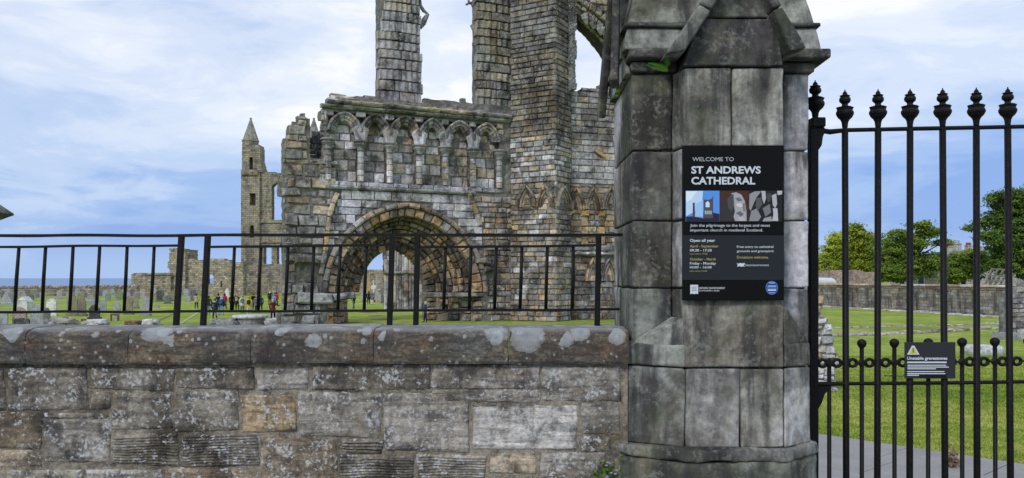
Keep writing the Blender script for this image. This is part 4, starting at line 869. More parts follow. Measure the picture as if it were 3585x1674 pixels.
# --- doorway: hood mould, five orders of voussoirs, imposts and jambs
for j in range(22):
    t0, t1 = j / 22 + .002, (j + 1) / 22 - .002; V, Fc = sweep(orders[0].pt, [(.02, -.3), (.02, .16), (.14, .24), (.30, .20), (.38, .05), (.40, -.3)], t0, t1, 2, A)
    mk('hood_stone', V, Fc, M_PORTAL, wf, pick([DGREY, GREY, TAN, BROWN]))
for k in range(NO):
    ar = orders[k]; nx = orders[k + 1]; L = ar.length(); thick = ((ar.a - nx.a) + (ar.r - nx.r)) / 2 * .98
    # block ring between this arch and the next
    def ringmap(t, o, w, ar=ar, nx=nx):
        (u1, z1), (u2, z2) = ar.pt(t), nx.pt(t); return A.map(u1 + (u2 - u1) * o, z1 + (z2 - z1) * o, w)
    nv = int(L / (.62 if k else .7)); t = 0.0; cuts = [0]
    for j in range(nv): cuts.append(cuts[-1] + R.uniform(.75, 1.25))
    cuts = [c / cuts[-1] for c in cuts]
    halves = 2 if k in (1, 2, 3) else 1
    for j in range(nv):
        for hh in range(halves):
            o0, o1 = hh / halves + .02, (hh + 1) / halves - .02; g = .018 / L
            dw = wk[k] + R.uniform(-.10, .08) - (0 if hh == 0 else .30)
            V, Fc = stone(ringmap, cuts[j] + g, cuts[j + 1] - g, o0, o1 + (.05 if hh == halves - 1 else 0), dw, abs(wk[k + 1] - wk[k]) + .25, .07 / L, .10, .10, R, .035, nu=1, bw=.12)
            mk('voussoir', V, Fc, M_PORTAL, wf, pick([TAN, GREY, OCHRE, DGREY, BROWN] if k == 0 else [DGREY, BROWN, BLACK, OCHRE, BLACK, BROWN, TAN]))  # inner orders get darker colours, painting in the shade of the recess
    for s in (-1, 1):
        uo, ui = JO[k][0] + s * JO[k][1], JO[k + 1][0] + s * JO[k + 1][1]; lo, hi = min(uo, ui), max(uo, ui); z = 0.0
        while z < zs - .5:
            h = min(R.uniform(.4, .6), zs - .4 - z); h = max(h, .3)
            V, Fc = stone(A.map, lo + .012, hi - .012 + (.05 if s < 0 else 0) - (0 if s < 0 else 0), z + .012, min(z + h, zs - .34) - .012, wk[k] + R.uniform(-.10, .06), abs(wk[1]) + .3, .07, .06, .07, R, .05, nu=1); mk('jamb_stone', V, Fc, M_PORTAL, wf, pick([TAN, GREY, BROWN, OCHRE, DGREY])); z += h
        V, Fc = stone(A.map, lo - .06, hi + .06, zs - .34, zs - .03, wk[k] + .16 + R.uniform(-.04, .04), abs(wk[1]) + .4, .09, .07, .06, R, .05, nu=1); mk('impost', V, Fc, M_PORTAL, wf, pick([DGREY, GREY, BLACK, TAN]))
# worn ledges and put-log hollows
for x0, x1, y0, y1, w in ((1035, 1110, 898, 925, .55), (1045, 1160, 1027, 1062, .35), (1660, 1712, 905, 925, .4), (1690, 1735, 937, 952, .45), (1480, 1668, 1022, 1040, .3), (1165, 1240, 1026, 1050, .3)):
    (ua, zb), (ub, za) = A.pix(x0, y0), A.pix(x1, y1); V, Fc = stone(A.map, ua, ub, za, zb, w, .9, .12, .10, .08, R, .10, nu=3); mk('ledge_stone', V, Fc, M_FACADE, wf, pick([GREY, DGREY, GREEN]))
for x0, x1, y0, y1 in ((1672, 1735, 930, 985), (1040, 1105, 928, 945), (1040, 1095, 555, 562)):
    (ua, zb), (ub, za) = A.pix(x0, y0), A.pix(x1, y1)
    for o in [c for c in wf.children if c.name.startswith(('ashlar_block', 'stone'))]:
        p = WLOC[o.name]; q = np.array(p[:2]) - A.o; uu, ww = q @ A.u, q @ A.n
        if ua < uu < ub and za < p[2] < zb and ww > -.5: bpy.data.objects.remove(o)
# --- window piers that stand on the wall head
def ribbed_pier(nm, fr, left, right, y0, y1, cpx, pal, depth, ribs, par=wf, taper=None):
    z = fr.pix(1500, y1)[1]; zt = fr.pix(1500, y0)[1]; ch = cpx * 60 / F
    while z < zt:
        h = R.uniform(.85, 1.15) * ch; yy = HY - (z + h / 2 - H) * F / 60
        ua = fr.pix(np.interp(yy, [p[1] for p in left], [p[0] for p in left]), yy)[0]; ub = fr.pix(np.interp(yy, [p[1] for p in right], [p[0] for p in right]), yy)[0]
        ua += R.uniform(-.10, .08); ub += R.uniform(-.10, .10)
        cuts = [ua] + [ua + (ub - ua) * c for c in sorted(R.uniform(.2, .85) for _ in range(R.choice((1, 1, 2))))] + [ub]
        for a, b in zip(cuts[:-1], cuts[1:]):
            if b - a < .25: continue
            sm = R.random() < .22
            def rel(u, v, ua=ua, ub=ub, sm=sm):
                s = (u - ua) / (ub - ua); x = math.cos(s * 2 * math.pi * ribs); return (.055 * x if not sm else .02) + .20 * math.sin(s * math.pi) ** .5
            V, Fc = stone(fr.map, a + .012, b - .012, z + .012, z + h - .012, .0, depth, .03, .045, .012, R, .03, nu=max(3, int((b - a) / .055)), nv=1, bw=.06, relief=rel)
            mk(nm, V, Fc, M_FACADE, par, pick(pal))
        z += h
Bq = Frame(A.map(0, 0, -1.0), A.map(1, 0, -1.0))
ribbed_pier('pier_block', Bq, [(1349, -200), (1349, 10), (1338, 40), (1335, 100), (1322, 112), (1324, 372)], [(1470, -200), (1468, 0), (1474, 100), (1476, 240), (1479, 270), (1478, 372)], -40, 368, 35, [(.27, .27, .29), GREY, (.22, .22, .24), (.34, .335, .35), (.33, .30, .25)], .5, 7)
Bq2 = Frame(A.map(0, 0, -.45), A.map(1, 0, -.45))
ribbed_pier('pier_block', Bq2, [(1666, -200), (1668, 372)], [(1792, -200), (1789, 400)], -40, 385, 33, [DGREY, (.17, .165, .15), (.215, .19, .15), (.27, .235, .165), (.2, .2, .19)], .5, 6)
for l, r in (((1330, 1470)), ((1676, 1796))):
    raster('rubble_core', Bq if l < 1500 else Bq2, [(l + 8, -170), (r - 6, -170), (r - 4, 400), (l + 6, 400)], [], -.12, -1.8, .3, M_CORE, wf, .03, .02, l, (.16, .16, .16))
# broken tracery stubs
def stub(pts, r, par=wf, w=-.4):
    P = [A.map(*A.pix(x, y, w - 1.0), w - 1.0) for x, y in pts]; V, Fc = tube(P, r, 6); V, Fc = bevelled(V, Fc, 0, 1, 0, .03, 2, len(pts)); mk('tracery_stub', V, Fc, M_FACADE, wf, pick([GREY, DGREY]))
stub([(1466, -40), (1467, 0), (1472, 20), (1483, 38), (1498, 50)], [.2, .18, .15, .13, .08]); stub([(1499, 50), (1490, 62), (1480, 82), (1470, 96)], [.12, .2, .24, .2]); stub([(1632, 18), (1640, 12), (1650, 11), (1658, 18), (1664, 30), (1668, 60)], [.08, .1, .13, .2, .26, .3]); stub([(1640, -20), (1641, 10)], [.08, .09])
stub([(1664, 40), (1662, 62), (1668, 80)], [.2, .22, .15]); stub([(1652, 86), (1662, 104), (1680, 118)], [.17, .21, .22])
# --- stair turret between the front and the south-west wall
tA, tB, tC = np.array(px(1786, HY, 62.6)[:2]), np.array(px(1945, HY, 60.6)[:2]), np.array(px(2000, HY, 62.8)[:2])
T1, T2 = Frame(tA, tB), Frame(tB, tC); zA = lambda y: H - (y - HY) * 61 / F
mk('rubble_core', *bevelled(*prism([tuple(tA + [0.05, .15]), tuple(tB + [0, .15]), tuple(tC + [-.08, .1]), (tC[0], 66), (tA[0], 66)], 0, zA(-160)), 0, 1), M_CORE, wf, (.17, .16, .145))
rt = random.Random(21)
zt0 = 0.0
while zt0 < zA(-25):
    h = rt.uniform(.33, .46); low = zt0 < zA(500); arcz = zA(735) < zt0 + h / 2 < zA(645)
    for fr, e in ((T1, 0), (T2, 1)):
        lay('turret_base_block' if low else 'turret_block', fr.map, 0.0, fr.len, zt0, zt0 + h, (h, h), (.55, 1.45) if not low else (.5, 1.1), lambda u, z: True, wf, M_FACADE, (palT if not low else palT + [TAN, OCHRE, GREY, PALE]) if not (zA(645) < zt0 < zA(480)) else [GREY, PALE, TAN, GREY, DGREY],
            (.03 if not arcz else -.06), .3, .045, .03, .04, .02, rt, wj=.035)
    zt0 += h
# pointed arcade heads on the turret and on the wall beside it
def lancet(fr, xs, y0, y1, par, prof=None):
    for xa, xb in xs:
        ua, ub = fr.pix(xa, y1)[0], fr.pix(xb, y1)[0]; z0, z1 = fr.pix((xa + xb) / 2, y1)[1], fr.pix((xa + xb) / 2, y0)[1]; ar = Arch((ua + ub) / 2, (ub - ua) / 2, z0, z1 - z0)
        for off, ww, c in ((0, .16, OCHRE), (-.20, .05, DGREY), (-.36, -.05, TAN)):
            for s in (0, .5):
                V, Fc = sweep(ar.pt, [(off + .02, ww - .45), (off + .02, ww), (off - .07, ww + .06), (off - .15, ww), (off - .17, ww - .45)], s + .01, s + .49, 5, fr); mk('arch_stone', V, [f[::-1] for f in Fc], M_PORTAL, par, pick([c, BROWN, TAN, DGREY, GREY]))
lancet(T1, ((1812, 1878), (1880, 1942)), 648, 726, wf); lancet(T2, ((1948, 1996),), 652, 728, wf)
C_ = Frame(tC + [-.02, .35], np.array(px(2190, HY, 64.5)[:2]))
outC = C_.poly([(1990, 312), (2050, 308), (2100, 312), (2190, 306), (2190, 1150), (1990, 1150)])
raster('rubble_core', C_, [(1992, 318), (2330, 312), (2330, 1150), (1992, 1150)], [], -.1, -2.6, .35, M_FACADE, wf, .05, .04, 5, (.20, .19, .175))
hidC = lambda u, z: inpoly((u, z), outC)
zC = lambda y: C_.pix(2070, y)[1]
lay('wall_block', C_.map, 0.0, C_.len, zC(645), zC(308), (.38, .56), (.6, 1.5), hidC, wf, M_FACADE, [GREY, PALE, (.40, .41, .41), TAN, DGREY, GREY], 0, .3, .045, .03, .04, .02)
lay('wall_block', C_.map, 0.0, C_.len, zC(735), zC(645), (.4, .5), (.6, 1.2), hidC, wf, M_FACADE, [DGREY, BROWN, TAN], -.05, .3, .045, .03, .04, .02)
lay('wall_block', C_.map, 0.0, C_.len, zC(890), zC(735), (.38, .5), (.5, 1.1), hidC, wf, M_PORTAL, palB + [OCHRE], 0, .3, .05, .03, .05, .03)
lay('wall_block', C_.map, 0.0, C_.len, 0.0, zC(890), (.38, .55), (.6, 1.2), hidC, wf, M_PORTAL, [DGREY, DGREY, BROWN, TAN, BLACK, GREY], -.04, .3, .05, .03, .05, .03)
lancet(C_, ((1986, 2046), (2048, 2106), (2108, 2166)), 655, 735, wf); lancet(C_, ((2050, 2100), (2104, 2160)), 902, 985, wf)
for x in (2047, 2107): 
    u, z = C_.pix(x, 742); V, Fc = stone(C_.map, u - .32, u + .32, z - .35, z + .1, .2, .4, .1, .08, .08, R, .05); mk('capital', V, Fc, M_PORTAL, wf, OCHRE)
    for q in range(3): V, Fc = stone(C_.map, u - .26, u + .26, z - 1.1 - .75 * q, z - .4 - .75 * q, .1, .3, .06, .06, .04, R, .03); mk('shaft', V, Fc, M_PORTAL, wf, pick([BROWN, OCHRE, TAN]))
run_mould('string_course', 1955, 2190, 890, [(-.3, -.1), (.10, -.1), (.34, 0), (.34, .09), (.05, .16), (-.3, .16)], [GREY, PALE, DGREY], fr=C_); run_mould('string_course', 1955, 2190, 872, [(-.3, -.1), (.10, -.1), (.14, 0), (.14, .2), (.05, .3), (-.3, .3)], [GREY, DGREY], fr=C_)
# leaning gutter stone on the wall
V, Fc = beam(C_.map(*C_.pix(2078, 525), .12), C_.map(*C_.pix(2118, 552), .12), .28, .25); mk('stray_stone', *bevelled(V, Fc, .05, 1), M_FACADE, wf, OCHRE)
# --- broken vault rib springing to the right at the top
AR = Frame(np.array(px(2005, HY, 62.0)[:2]), np.array(px(2200, HY, 64.0)[:2]))
ip = [(2022, 34), (2046, 62), (2074, 88), (2102, 115), (2126, 142), (2150, 180)]; bp = [(2021, 104), (2047, 128), (2074, 160), (2099, 195), (2120, 226), (2150, 285)]; op = [(2018, -12), (2060, 8), (2100, 36), (2150, 80), (2200, 140), (2240, 210)]
IP, OP = AR.poly(ip), AR.poly(op); BP = AR.poly(bp, -3.2)
def ribpt(t, o):
    x = t * (len(ip) - 1); i = min(int(x), len(ip) - 2); f = x - i; a = np.array(IP[i]) * (1 - f) + np.array(IP[i + 1]) * f; b = np.array(OP[i]) * (1 - f) + np.array(OP[i + 1]) * f; return tuple(a * (1 - o) + b * o)
for j in range(9):
    for r_, (o0, o1, w) in enumerate(((.02, .30, -.35), (.32, .60, -.05), (.62, .96, .2))):
        V, Fc = stone(lambda t, o, w: AR.map(*ribpt(t, o), w), j / 9 + .004, (j + 1) / 9 - .004, o0, o1, w + R.uniform(-.04, .04), .5, .012, .05, .05, R, .03, bw=.1); mk('rib_stone', V, Fc, M_FACADE, wf, pick([TAN, GREY, PALE, (.38, .33, .24)]))
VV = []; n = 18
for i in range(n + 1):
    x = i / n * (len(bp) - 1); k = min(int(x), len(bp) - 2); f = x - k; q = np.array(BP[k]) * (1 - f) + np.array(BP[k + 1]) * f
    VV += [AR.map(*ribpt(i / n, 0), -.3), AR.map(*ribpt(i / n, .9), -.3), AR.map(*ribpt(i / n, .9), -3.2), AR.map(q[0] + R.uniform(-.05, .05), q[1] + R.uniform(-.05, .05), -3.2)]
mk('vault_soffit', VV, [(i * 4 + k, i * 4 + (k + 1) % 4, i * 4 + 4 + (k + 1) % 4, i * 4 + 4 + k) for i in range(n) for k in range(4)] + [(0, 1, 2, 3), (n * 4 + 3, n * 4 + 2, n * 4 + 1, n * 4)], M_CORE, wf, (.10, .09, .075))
for x, y in ((2046, 58), (2072, 72), (2098, 95), (2120, 112), (2138, 130)):
    u, z = AR.pix(x, y); V, Fc = bevelled(*tube([AR.map(u, z + .2, -.1), AR.map(u + .1, z - .15, -.05), AR.map(u + .28, z - .55, -.1)], [.26, .30, .12], 6), 0, 1, 0, .07, 2, x); mk('hanging_cusp', V, Fc, M_FACADE, wf, pick([PALE, TAN, GREY]))
raster('wall_body', AR, [(2018, -14), (2060, 6), (2100, 34), (2150, 78), (2190, 215), (2156, 285), (2160, 345), (2330, 345), (2330, -200), (1995, -200), (1995, -14)], [], -.25, -3.1, .3, M_FACADE, wf, .03, .02, 8, (.30, .30, .28))
wl_poly = AR.poly([(2022, -20), (2064, 0), (2104, 28), (2154, 72), (2204, 130), (2260, 130), (2260, -160), (2010, -160)])
lay('wall_block', AR.map, AR.pix(2010, 0)[0], AR.pix(2190, 0)[0], AR.pix(2100, 100)[1], AR.pix(2100, -150)[1], (.4, .55), (.7, 1.5), lambda u, z: inpoly((u, z), wl_poly), wf, M_FACADE, [GREY, TAN, PALE], -.1, .3, .045, .03, .04, .02)
raster('jamb', AR, [(1990, -160), (2016, -160), (2017, 40), (2021, 60), (2016, 120), (2019, 180), (2015, 240), (2018, 312), (1990, 316)], [], -.3, -2.4, .12, M_FACADE, wf, .03, .05, 9, (.18, .185, .19))
# ------------------------------------------------------------------ broken nave pier seen through the doorway
Yn = 84.0; NP = flat(Yn)
npier = thing('ruined_nave_pier', 'fragment of tall clustered-shaft masonry seen through the big doorway', 'ruin', px(1420, gy and 974 + H * F / Yn, Yn))
raster('rubble_core', NP, [(1342, 800), (1352, 780), (1505, 760), (1530, 800), (1530, 1100), (1346, 1100), (1340, 910)], [], -.3, -2.2, .3, M_FACADE, npier, .06, .06, 4, (.2, .2, .2))
x = 1344; k = 0
while x < 1525:
    wd = R.choice((9, 12, 15, 11)); zt = H - ((790 if x > 1352 else 905) - HY) * Yn / F; z = 0.0; big = wd > 11
    while z < zt - .3:
        h = min(R.uniform(.8, 1.5), zt - z); c = NP.map(NP.pix(x + wd / 2, 1000)[0], 0, -.22 if not big else -.1); rr = wd * Yn / F * .56
        V, Fc = lathe([(rr * .88, z + .01), (rr, z + .07), (rr, z + h - .07), (rr * .88, z + h - .01)], (c[0], c[1], 0), 8); mk('shaft_drum', V, Fc, M_FACADE, npier, pick([GREY, PALE, TAN, (.42, .41, .40), DGREY])); z += h
    x += wd
run_mould('string_course', 1342, 1528, 955, [(-.5, -.1), (.20, -.1), (.30, 0), (.28, .12), (-.5, .16)], [GREY, TAN], fr=NP, par=npier)

# ------------------------------------------------------------------ east gable far away, ruined range beside it, walls of the precinct
def gtop(Y): return HY + H * F / Y
E = flat(165.0)
eg = thing('ruined_east_gable', 'distant tall gable of the ruined cathedral with two pointed turrets', 'ruin', px(900, gtop(165), 165))
W_ = lambda x0, y0, x1, y1: [(x0, y0), (x1, y0), (x1, y1), (x0, y1)]
def archpoly(x0, x1, ys, yt, yb):
    n = 10; c = (x0 + x1) / 2; h = (x1 - x0) / 2; return [(x0, yb)] + [(c - h * math.cos(math.pi * i / n), ys - (ys - yt) * math.sin(math.pi * i / n) ** .8) for i in range(n + 1)] + [(x1, yb)]
raster('wall', E, [(905, 604), (940, 602), (990, 606), (1030, 604), (1095, 604), (1095, 1040), (905, 1040)],
       [archpoly(951, 1050, 655, 638, 771), archpoly(921, 952, 872, 856, 925), archpoly(968, 998, 872, 856, 925)], -.6, -2.6, .2, M_FAR, eg, .03, .02, 2)
for (xa, xb, y, p) in ((906, 1095, 776, .35), (906, 1095, 846, .35)):
    (ua, z), (ub, _) = E.pix(xa, y), E.pix(xb, y); V, Fc = box((ua, 165 + .3, z - .2), (ub, 165 + .7, z + .2)); mk('string_course', V, Fc, M_FAR, eg)
def oct(xc, hw, y0, y1, Yc, nm, mat, par, hw2=None):
    hw2 = hw if hw2 is None else hw2; V = []
    for y, h in ((y1, hw), (y0, hw2)):
        for k in range(8): a = math.pi / 8 + k * math.pi / 4; V.append((((xc - CX) + h * math.cos(a) / math.cos(math.pi / 8)) * Yc / F, Yc + h * math.sin(a) / math.cos(math.pi / 8) * Yc / F, H - (y - HY) * Yc / F))
    return mk(nm, V, [tuple(range(8))[::-1], tuple(range(8, 16))] + [(k, (k + 1) % 8, 8 + (k + 1) % 8, 8 + k) for k in range(8)], mat, par)
M_SPIRE = stone_mat('spire_stone', .5, soot=.5, ochre=.8, ochc=(.30, .20, .07), pale=.2, base=None)
for xc, dx in ((877, 0), (1098, 0)):
    Yc = 166.2
    # shaft front as masonry with window slots
    hw = 31
    raster('turret', Frame(px(xc - hw, HY, 165), px(xc + hw, HY, 165)), [(xc - 33, 598), (xc + 31, 600), (xc + 30, 1040), (xc - 32, 1040)],
           [W_(xc - 1, 677, xc + 17, 720), W_(xc - 3, 789, xc + 11, 832)], -.0, -3.2, .16, M_FAR, eg, .02, .015, int(xc))
    oct(xc + .0, 29, 604, 1032, 169.4, 'turret_core', M_FAR, eg); V, Fc = box(px(xc - 34, 612, 164.6), px(xc + 34, 598, 166.5)); mk('string_course', V, Fc, M_FAR, eg); V, Fc = box(px(xc - 33, 716, 164.8), px(xc - 27, 714, 166)); mk('string_course', V, Fc, M_FAR, eg)
    raster('turret_stage', Frame(px(xc - 30, HY, 165.2), px(xc + 30, HY, 165.2)), [(xc - 29, 508), (xc + 32, 508), (xc + 33, 560), (xc + 40, 585), (xc + 45, 602), (xc - 30, 602)], [archpoly(xc - 5, xc + 8, 556, 549, 596)], 0, -3.2, .12, M_FAR, eg, .02, .015, int(xc) + 1)
    oct(xc, 26, 495, 512, 166.6, 'turret_drum', M_FAR, eg, 25); oct(xc, 27.5, 491, 497, 166.6, 'cornice', M_FAR, eg, 27)
    o = oct(xc + 1, 25, 417, 491, 166.6, 'spire', M_SPIRE, eg, 2.6); o.color = (.27, .26, .23, 1)
    o = oct(xc + 1, 3.6, 413, 418, 166.6, 'finial', M_SPIRE, eg, 3); o.color = (.2, .2, .2, 1)
Rr = flat(152.0)
rr_ = thing('ruined_range', 'long low ruined rubble range with square stub tower behind the graveyard', 'ruin', px(650, gtop(152), 152))
raster('stub_tower', Rr, [(595, 873), (612, 870), (640, 872), (651, 874), (651, 1040), (594, 1040), (592, 955), (587, 925), (593, 905)], [], 0, -6, .25, M_FARW, rr_, .05, .02, 1)
V, Fc = box(px(592, 877, 151.8), px(654, 873, 158)); mk('cap_course', V, Fc, M_FARW, rr_)
raster('wall', Rr, [(651, 906), (665, 907), (690, 909), (720, 910), (740, 906), (770, 906), (790, 909), (806, 914), (812, 920), (850, 916), (850, 1040), (651, 1040)], [archpoly(720, 746, 972, 958, 992), W_(772, 982, 777, 1008)], -.6, -2.5, .22, M_FARW, rr_, .05, .02, 2)
raster('wall', Rr, [(460, 962), (470, 957), (520, 955), (560, 957), (600, 957), (600, 1040), (459, 1040)], [], .6, -1.6, .22, M_FARW, rr_, .05, .02, 3)
V, Fc = box(px(505, 962, 151.1), px(602, 957, 152)); mk('ledge_course', V, Fc, M_FARW, rr_)
Sw = flat(149.0)
sw = thing('sea_wall', 'low rubble boundary wall along the cliff in front of the sea', 'wall', px(200, gtop(149), 149))
pts = [(-420, 1003)]; xq = -420
while xq < 480: xq += R.uniform(4, 9); pts.append((xq, 1004 - (xq / 480) * 5 + R.uniform(-1.5, 1.5)))
raster('rubble_face', Sw, pts + [(482, 1045), (-420, 1045)], [], 0, -.8, .14, M_FARW, sw, .05, .02, 4)
xq = -60
while xq < 475:
    l = R.uniform(7, 13); (ua, zb), (ub, za) = Sw.pix(xq, 998 + R.uniform(-1, 1) - (xq / 480) * 5 + 5), Sw.pix(xq + l, 1004 - (xq / 480) * 5 + 5)
    V, Fc = stone(Sw.map, ua, ub, za - .1, zb, .1, .8, .12, .1, .08, R, .1, nu=1); mk('coping_stone', V, Fc, M_RUBBLE, sw, pick([GREY, TAN, DGREY, BROWN])); xq += l + .6
pw = thing('precinct_wall', 'far lichened precinct wall visible through the doorway', 'wall', px(1330, gtop(150), 150))
raster('wall_face', flat(150.0), [(1230, 948), (1290, 946), (1345, 945), (1420, 946), (1560, 948), (1560, 1045), (1230, 1045)], [], 0, -1, .2, M_FARW, pw, .04, .02, 9)
pts = [(855, 1005), (920, 1000), (985, 1004), (1020, 1004), (1020, 1045), (850, 1045)]

# ------------------------------------------------------------------ graveyard
SHAPES = {
 'round': [(-.5, 0), (.5, 0), (.5, .72)] + [(.5 * math.cos(a * math.pi / 10), .72 + .28 * math.sin(a * math.pi / 10)) for a in range(1, 10)] + [(-.5, .72)],
 'shoulder': [(-.5, 0), (.5, 0), (.5, .76), (.36, .78)] + [(.34 * math.cos(a * math.pi / 8), .80 + .20 * math.sin(a * math.pi / 8)) for a in range(0, 9)] + [(-.36, .78), (-.5, .76)],
 'point': [(-.5, 0), (.5, 0), (.5, .68), (.42, .80), (.25, .92), (0, 1), (-.25, .92), (-.42, .80), (-.5, .68)],
 'wave': [(-.5, 0), (.5, 0), (.5, .93), (.36, .93), (.24, .98), (0, 1), (-.24, .98), (-.36, .93), (-.5, .93)],
 'flat': [(-.5, 0), (.5, 0), (.5, .97), (.3, 1), (-.45, .99), (-.5, .95)],
 'triple': [(-.5, 0), (.5, 0), (.5, .75), (.42, .9), (.30, .92), (.2, .82), (.15, .95), (0, 1), (-.15, .95), (-.2, .82), (-.30, .92), (-.42, .9), (-.5, .75)],
 'gable': [(-.5, 0), (.5, 0), (.5, .6), (.56, .6), (0, 1), (-.56, .6), (-.5, .6)],
 'pyramid': [(-.5, 0), (.5, 0), (.5, .12), (.06, .98), (0, 1), (-.06, .98), (-.5, .12)],
 'cross': [(-.3, 0), (.3, 0), (.3, .14), (.13, .16), (.11, .58), (.42, .58), (.42, .76), (.10, .76), (.10, 1), (-.10, 1), (-.10, .76), (-.42, .76), (-.42, .58), (-.11, .58), (-.13, .16), (-.3, .14)],
 'obelisk': [(-.5, 0), (.5, 0), (.5, .12), (.3, .14), (.2, .9), (0, 1), (-.2, .9), (-.3, .14), (-.5, .12)]}
ng = 0
def headstone(x0, x1, yt, yb, shape, col, label, group='headstones in the graveyard', relief=False, plinth=True, kind='headstone', thick=None, mat=None):
    global ng; ng += 1; Y = gy(yb); fr = flat(Y); u0, u1 = fr.pix(x0, yb)[0], fr.pix(x1, yb)[0]; zt = fr.pix(x0, yt)[1]; uc_ = (u0 + u1) / 2; wd = u1 - u0
    th = thick or max(.12, wd * .16); lean = R.uniform(-.03, .03); mt = mat or M_GRAVE
    q = [(uc_ + a * wd + b * zt * lean, b * zt - .02) for a, b in SHAPES[shape]]
    V, Fc = plate(fr, q, 0, -th); V, Fc = bevelled(V, Fc, min(.03, wd * .04), 1)
    o = mk(kind, V, Fc, mt, None, col, origin=(uc_, Y, 0)); tag(o, label, kind, group)
    if plinth: V, Fc = box((uc_ - wd * .6, Y - .12, -.02), (uc_ + wd * .6, Y + th + .12, min(.22, zt * .12))); mk('plinth', *bevelled(V, Fc, .02, 1), mt, o, tuple(c * .8 for c in col))
    if relief:
        V, Fc = plate(fr, [(uc_ + a * wd * .72, b * zt * .9 + .1) for a, b in SHAPES['round']], .012, -.01); mk('carved_panel', V, Fc, mt, o, tuple(c * .45 for c in col))
    return o
LG, DG, BL, OL, WH, PK = (.33, .34, .35), (.14, .145, .15), (.055, .055, .058), (.24, .22, .14), (.68, .68, .66), (.34, .27, .24)
def g1(x, y): return x / 3.76, 840 + y / 3.76
def hs(cx0, cx1, cy0, cy1, *a, off=0, **k): return headstone(off + cx0 / 3.76, off + cx1 / 3.76, 840 + cy0 / 3.76, 840 + cy1 / 3.76, *a, **k)
hs(-25, 100, 955, 1140, 'flat', LG, 'plain pale grey slab headstone cut by the left edge of the picture')
hs(158, 348, 872, 1135, 'point', PK, 'pinkish weathered pointed headstone behind the small three-lobed stone')
hs(175, 382, 1020, 1150, 'triple', BL, 'small dark headstone with three rounded lobes, nearest the wall')
hs(385, 568, 845, 1142, 'wave', LG, 'tall pale grey headstone with wavy top standing near the wall')
hs(570, 656, 888, 1045, 'shoulder', DG, 'narrow dark headstone right beside the tall pale wavy one')
hs(600, 740, 768, 1005, 'round', WH, 'white headstone blotched with dark lichen and rounded top', relief=False)
hs(885, 1022, 712, 1000, 'shoulder', OL, 'broad olive brown headstone with orange lichen left of the dark one')
hs(1028, 1130, 760, 1005, 'round', (.2, .17, .14), 'brown headstone squeezed between the broad olive and black ones')
hs(1168, 1312, 848, 1040, 'shoulder', BL, 'black squat headstone standing alone on the grass')
hs(1306, 1398, 800, 945, 'round', LG, 'small round-topped grey headstone right of the black squat one')
hs(1490, 1580, 798, 968, 'point', LG, 'pointed narrow grey headstone with dark patch above the timber frame')
hs(1640, 1742, 735, 985, 'round', OL, 'tall olive grey headstone with round top, left of a brownish one')
hs(1738, 1818, 690, 905, 'shoulder', (.27, .25, .2), 'tall brownish grey headstone just behind the olive grey one')
hs(165, 280, 742, 1000, 'round', LG, 'tall grey round-topped headstone left of the near railing post', off=450)
hs(355, 452, 660, 812, 'round', DG, 'dark arched headstone with carved recessed panel', off=450, relief=True)
hs(470, 556, 728, 840, 'round', DG, 'short dark grey headstone with broken stone at its foot', off=450)
hs(535, 625, 662, 808, 'shoulder', OL, 'upright brownish headstone behind the thick railing post', off=450)
hs(742, 812, 738, 820, 'round', LG, 'short grey headstone near the woman in the beige coat', off=450)
hs(818, 858, 722, 800, 'round', DG, 'very small dark headstone left of the woman in beige', off=450)
hs(345, 402, 848, 895, 'flat', LG, 'tiny grey stub of a headstone low on the grass', off=450)
hs(1268, 1322, 632, 760, 'point', WH, 'pale pointed headstone standing behind the group of visitors', off=450)
hs(1120, 1180, 640, 745, 'shoulder', OL, 'olive headstone behind the black-coated visitor', off=450)
hs(-20, 165, 688, 850, 'pyramid', LG, 'grey pyramid-shaped tomb roof at the far left', kind='tomb', thick=1.4, plinth=False)
hs(215, 355, 742, 930, 'gable', WH, 'white gabled tomb behind the crowd barriers', kind='tomb', thick=1.2)
hs(340, 438, 700, 870, 'round', DG, 'dark round-topped headstone behind the white gabled tomb')
hs(820, 890, 1008, 1062, 'flat', DG, 'low dark square stump on the open grass')
far_stones = []; rg = random.Random(5); more = []
for k in range(52):
    w = rg.uniform(38, 66); yb0 = rg.uniform(700, 748); more.append((rg.uniform(-10, 2620), w, yb0 - rg.uniform(48, 84), yb0, rg.choice(('round', 'round', 'shoulder', 'flat', 'point')), rg.choice((0, 1, 2, 2))))
